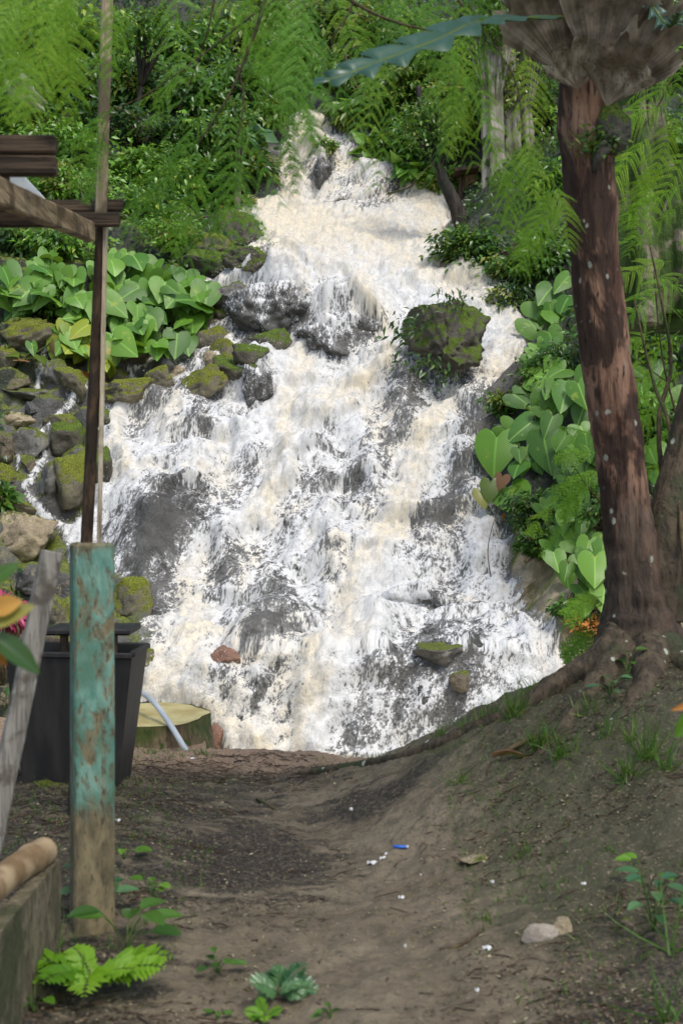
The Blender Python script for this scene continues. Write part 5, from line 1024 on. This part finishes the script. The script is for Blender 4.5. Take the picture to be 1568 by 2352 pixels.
for a in [(230,2110,9,62,'leaf_blue','pale whorled weed leaning against the foot of the turquoise post','broad',.16),(290,2185,7,85,'leaf_mid','weed with two wide oval leaves in front of the post foot','broad',.12),(215,2280,9,215,'leaf_feather_light','bright ferny weed below the turquoise post','fern',.1),
 (130,2240,9,190,'leaf_grass','long bladed grass between the low board and the post','grass',.2),(80,2330,8,50,'leaf_bright','small round leaved weed near the bottom left corner','broad',.08),(285,1975,7,40,'leaf_bright','tiny weed right of the post base','broad',.06),(350,2060,5,42,'leaf_bright','two leaved seedling on the dark litter right of the post','broad',.05),
 (500,2240,7,40,'leaf_mid','small green sprig at the bottom left of the path','broad',.06),(640,2300,9,120,'leaf_blue','blurred bluish ferny weed at the bottom centre','fern',.08),(610,2350,8,60,'leaf_feather_light','yellow green weed at the very bottom centre','fern',.05),
 (1500,2140,10,55,'leaf_blue','upright small leaved weed at the lower right edge','broad',.16),(1485,2060,3,50,'leaf_bright','pair of lime leaves on the lower right weed','broad',.12),(1545,2190,8,190,'leaf_grass','long grass blade clump at the right edge','grass',.2),(1540,2350,10,170,'leaf_grass','grass arching in the bottom right corner','grass',.2),
 (1400,1600,8,34,'leaf_blue','pale leaved seedling at the tree foot','broad',.08),(1200,1690,0,0,'','','',0),(500,2350,5,30,'leaf_mid','little sprout at the bottom edge left of centre','broad',.04),(1440,1560,6,36,'leaf_mid','seedling between the roots of the red barked tree','broad',.12),(760,2345,4,30,'leaf_mid','sprout at the bottom edge in the path','broad',.03)]:
    if a[2]: weed(a[0],a[1],a[2],a[3],a[4],a[5],a[6],a[7])
# grass tufts: countable tufts as things
TF=[(1240,1720,40,85,'largest grass tuft on the mound'),(1290,1740,30,80,'grass tuft right beside the largest one'),(1180,1645,34,90,'tall grass tuft on the mound rim'),(1120,1655,26,60,'grass tuft on the mound rim over the water'),(1075,1675,22,52,'grass tuft where the rim meets the falls'),(1010,1690,16,42,'thin grass tuft on the rim near the terrace'),(1225,1600,22,60,'grass tuft on the upper root'),(1440,1790,26,90,'grass tuft right of the curled dead leaf'),(1480,1740,26,110,'tall thin grass tuft below the trunk'),(1390,1690,18,60,'grass tuft in front of the tree foot'),(1350,1640,18,60,'grass tuft between the roots'),(1530,1770,18,90,'grass tuft at the right edge of the mound'),(860,1750,20,30,'low grass tuft at the terrace corner'),(1060,1800,12,40,'sparse grass tuft in mid mound'),(470,1735,14,22,'tiny tuft at the end of the hose'),(350,1732,14,24,'tiny tuft before the tree stump'),(1200,1960,12,40,'tuft in the middle of the mossy mud'),(1110,2120,10,40,'small tuft lower on the mossy mud'),(1400,1960,10,36,'small tuft right on the mossy mud'),(1250,2040,8,30,'sparse tuft between two pale pebbles'),(1445,1700,16,70,'tuft directly under the trunk fork')]
for px,py,n,Lp,lab in TF:
    n=int(n*1.8)
    p=ghit(px,py); b=Bag(); P=np.tile(p,(n,1))+rnd(n)*[.022,.022,0]; P[:,2]=p[2]-.01; leaves(b,P,unit(rnd(n,.5)+[0,0,.9]),rnd(n),Lp*p[1]/K*R.uniform(.5,1.25,n),.006,R.rand(n),BLADE)
    tag(b.make('grass_tuft','leaf_grass',base=p),lab,'grass tuft','grass tufts on the mound')
n=22000; b=Bag(); x=R.uniform(-1.6,3,n); y=R.uniform(3.6,8.9,n); ok=(fbm(x*1.6,y*1.6,None,3,90)>.50)&((x>.45)|(x<-.55)|(y>8.1)); x,y=x[ok],y[ok]; n=len(x)
P=np.stack([x,y,gfull(x,y)-.003],-1); leaves(b,P,unit(rnd(n,.6)+[0,0,.7]),rnd(n),R.uniform(.012,.05,n),.004,R.rand(n),BLADE); tag(b.make('short_grass','leaf_grass'),'sparse short grass over the mud','grass',kind='stuff')
# litter: leaf scraps, twiglets, grit
def lm(x,y):
    path=np.exp(-((x-(.12+.1*np.sin(y*1.1)))/.5)**2)*ss(8.6,7.2,y); return 1-.93*path
n=85000; x=R.uniform(-2.2,3.2,n); y=3.5+5.4*R.rand(n)**1.25; ok=R.rand(n)<lm(x,y)*ss(.3,.62,fbm(x*1.7,y*2.4,None,3,44)); x,y=x[ok],y[ok]; n=len(x)
b=Bag(); P=np.stack([x,y,gfull(x,y)+.003],-1); leaves(b,P,unit(rnd(n)*[1,1,.12]),unit(rnd(n,.25)+[0,0,1]),R.uniform(.005,.028,n),R.uniform(.003,.013,n),R.rand(n)**1.5); tag(b.make('leaf_litter','leaf_litter'),'scraps of dead leaf strewn over the mud','leaf litter',kind='stuff')
b=Bag(); n=6500; x=R.uniform(-2.2,3.2,n); y=3.5+5.4*R.rand(n)**1.2; ok=R.rand(n)<lm(x,y)*ss(.35,.6,fbm(x*1.7,y*2.4,None,3,44)); x,y=x[ok],y[ok]
for i in range(len(x)):
    a=R.normal(.0,.5)+(0.25 if x[i]>.5 else 0); L=R.uniform(.02,.10); dx,dy=math.cos(a)*L,math.sin(a)*L; z0=gh(x[i],y[i]); z1=gh(x[i]+dx,y[i]+dy)
    b.add(*tube(np.array([[x[i],y[i],z0+.004],[x[i]+dx/2+R.randn()*.006,y[i]+dy/2+R.randn()*.006,(z0+z1)/2+.007],[x[i]+dx,y[i]+dy,z1+.004]]),R.uniform(.001,.0028),4,cap=False))
tag(b.make('twig_litter','wood_dark'),'dark rotting twigs and needles strewn over the mud','twig litter',kind='stuff')
b=Bag(); n=4000; x=R.uniform(-2,3,n); y=3.5+5.3*R.rand(n)**1.2; P=np.stack([x,y,gfull(x,y)+.001],-1)
S6=(np.array([[-.5,0,0],[.5,0,0],[0,-.5,0],[0,.5,0],[0,0,.5],[0,0,-.5]]),[np.array([[0,2,4],[2,1,4],[1,3,4],[3,0,4]])])
leaves(b,P,rnd(n)*[1,1,.1],np.tile([0,0,1.],(n,1)),R.uniform(.004,.015,n),R.uniform(.004,.012,n),.5,S6); tag(b.make('grit','rock_tan'),'small grit and crumbs of soil on the path','gravel',kind='stuff')
for px,py,rx,ry,m,lab in [(1238,2155,44,26,'stone_pale','palest stone at the lower right of the path'),(1285,2140,30,28,'rock_tan','tan stone leaning behind the palest stone'),(1440,2125,20,16,'rock_brown','small ochre lump at the lower right'),(1090,1975,36,10,'rock_tan','flat crumbly stone bedded in the mud right of the blue lighter')]:
    p=ghit(px,py); sc=p[1]/K; rock(p+[0,0,ry*sc*.3],(rx*sc,rx*sc*.7,ry*sc),int(px),m,lab,'stones on the path',name='stone',rough=.6,cuts=5)
def scrap(px,py,L,Wd,ang,mat,label,name='litter_scrap',cat='litter',th=.004):
    L*=.75; Wd*=.7
    p=ghit(px,py)+[0,0,.008]; b=Bag(); d=np.array([math.cos(ang),math.sin(ang),.03]); n=14; t=np.linspace(-1,1,n)[:,None]; q=np.linspace(-1,1,6)[None]
    S=np.array([-d[1],d[0],0]); w=Wd/2*np.sqrt(np.clip(1-np.abs(t)**3,0.05,1))
    top=p+(t*L/2)[...,None]*d+(q*w)[...,None]*S+(th*(1-q**2)+.004*np.sin(t*5+q*2))[...,None]*[0,0,1.]
    V=np.concatenate([top.reshape(-1,3),top.reshape(-1,3)-[0,0,th]]); i=np.arange(n-1)[:,None]*6;j=np.arange(5)[None]; F=np.stack([i+j,i+j+1,i+j+7,i+j+6],-1).reshape(-1,4)
    b.add(V,[np.concatenate([F,F[:,::-1]+n*6])]); tag(b.make(name,mat,base=p),label,cat,'white litter on the mud' if 'white' in mat else None)
for a in [(855,1985,.062,.03,.1,'litter_white','larger left half of the torn white plastic beside the path'),(880,1975,.045,.02,.4,'litter_white','right piece of the torn white plastic'),(886,1966,.018,.014,.4,'litter_white','white fleck just above the torn plastic'),(1118,2182,.045,.032,.2,'litter_white','square white scrap left of the palest stone'),(922,2066,.035,.013,.1,'litter_white','white scrap in the middle of the path'),
  (970,2015,.028,.018,.3,'litter_white','white pebble like scrap right of the torn plastic'),(1340,2035,.028,.02,.1,'litter_white','white scrap high on the lower right mud'),(806,1862,.022,.02,.6,'litter_white','white fleck in the far middle of the path'),(272,1888,.035,.03,.1,'litter_white','white scrap just right of the turquoise post'),(1130,2030,.02,.013,0,'litter_white','small white fleck beside the mossy mud'),(930,2178,.013,.012,0,'litter_white','tiny white fleck left of the square scrap'),(1095,2280,.02,.016,0,'litter_white','white fleck near the bottom edge'),(440,1745,.07,.02,.2,'litter_white','white strip in front of the tree stump')]: scrap(*a)
p=ghit(920,1952)+[0,0,.014]; LT=thing('lighter',p,'blue plastic lighter lying on the dark litter','lighter'); b=Bag(); b.add(*beam(p+[-.032,.003,0],p+[.022,-.003,0],.02,.011,bev=.004)); b.make('body','litter_blue',LT); b=Bag(); b.add(*beam(p+[.0222,-.003,0],p+[.034,-.0042,0],.018,.012,bev=.003)); b.make('cap','hose_plastic',LT)
for L,r0,lab in (([(590,1840),(630,1862)],.008,'short dark stick on the far path'),([(1010,2190),(1060,2175),(1110,2140)],.006,'thin curved twig left of the square white scrap'),([(1150,1735),(1240,1690)],.012,'brown stick across the mound')):
    P=[ghit(*q)+[0,0,.01] for q in L]; b=Bag(); b.add(*tube(spline(P,14),r0,7,wob=.3)); tag(b.make('stick','twig',base=P[0]),lab,'stick','sticks on the mud')
p=ghit(1180,1745); b=Bag(); t=np.linspace(0,1,30)[:,None]; q=np.linspace(-1,1,7)[None]
V=p+np.stack([-.10+.26*t+0*q,.015*np.sin(t*9)+q*.022*np.sin(np.pi*t)**.6,.012+.05*t**2+.035*np.sin(t*8)*t+.02*q**2],-1); i=np.arange(29)[:,None]*7;j=np.arange(6)[None]
b.add(V.reshape(-1,3),[np.stack([i+j,i+j+1,i+j+8,i+j+7],-1).reshape(-1,4)],np.full(210,.3)); tag(b.make('dead_leaf','leaf_brown',base=p),'large curled brown dead leaf on the mound','dead leaf')
# ================================================================ LIGHT AND CAMERA
w=bpy.data.worlds.new('World'); SC.world=w; w.use_nodes=True; nt=w.node_tree; bg=nt.nodes['Background']; sky=nt.nodes.new('ShaderNodeTexSky'); sky.sky_type='NISHITA'; sky.sun_disc=False
EL,AZ=math.radians(58),math.radians(150)   # sun high, behind the viewer's right shoulder
sky.sun_elevation=EL; sky.sun_rotation=AZ; sky.air_density=1.; sky.dust_density=2.5
nt.links.new(sky.outputs[0],bg.inputs[0]); bg.inputs[1].default_value=.15
sd=np.array([math.sin(AZ)*math.cos(EL),math.cos(AZ)*math.cos(EL),math.sin(EL)])
l=bpy.data.lights.new('sun','SUN'); l.energy=1.7; l.angle=math.radians(16); l.color=(1,.97,.91); lo=bpy.data.objects.new('sun',l); COL.objects.link(lo); lo.rotation_euler=Vector(-sd).to_track_quat('-Z','Y').to_euler()
cam=bpy.data.cameras.new('camera'); co=bpy.data.objects.new('camera',cam); COL.objects.link(co); SC.camera=co; co.location=(0,0,EYE); co.rotation_euler=(math.radians(90),0,0)
cam.sensor_fit='VERTICAL'; cam.sensor_height=36; cam.lens=50; cam.clip_end=500; cam.clip_start=.05; cam.dof.use_dof=True; cam.dof.focus_distance=19; cam.dof.aperture_fstop=5.2
vs=SC.view_settings; vs.view_transform='Standard'; vs.look='None'; vs.gamma=1; vs.exposure=.55
SC.cycles.max_bounces=6; SC.cycles.diffuse_bounces=3; SC.cycles.glossy_bounces=2; SC.cycles.transmission_bounces=3; SC.cycles.transparent_max_bounces=12
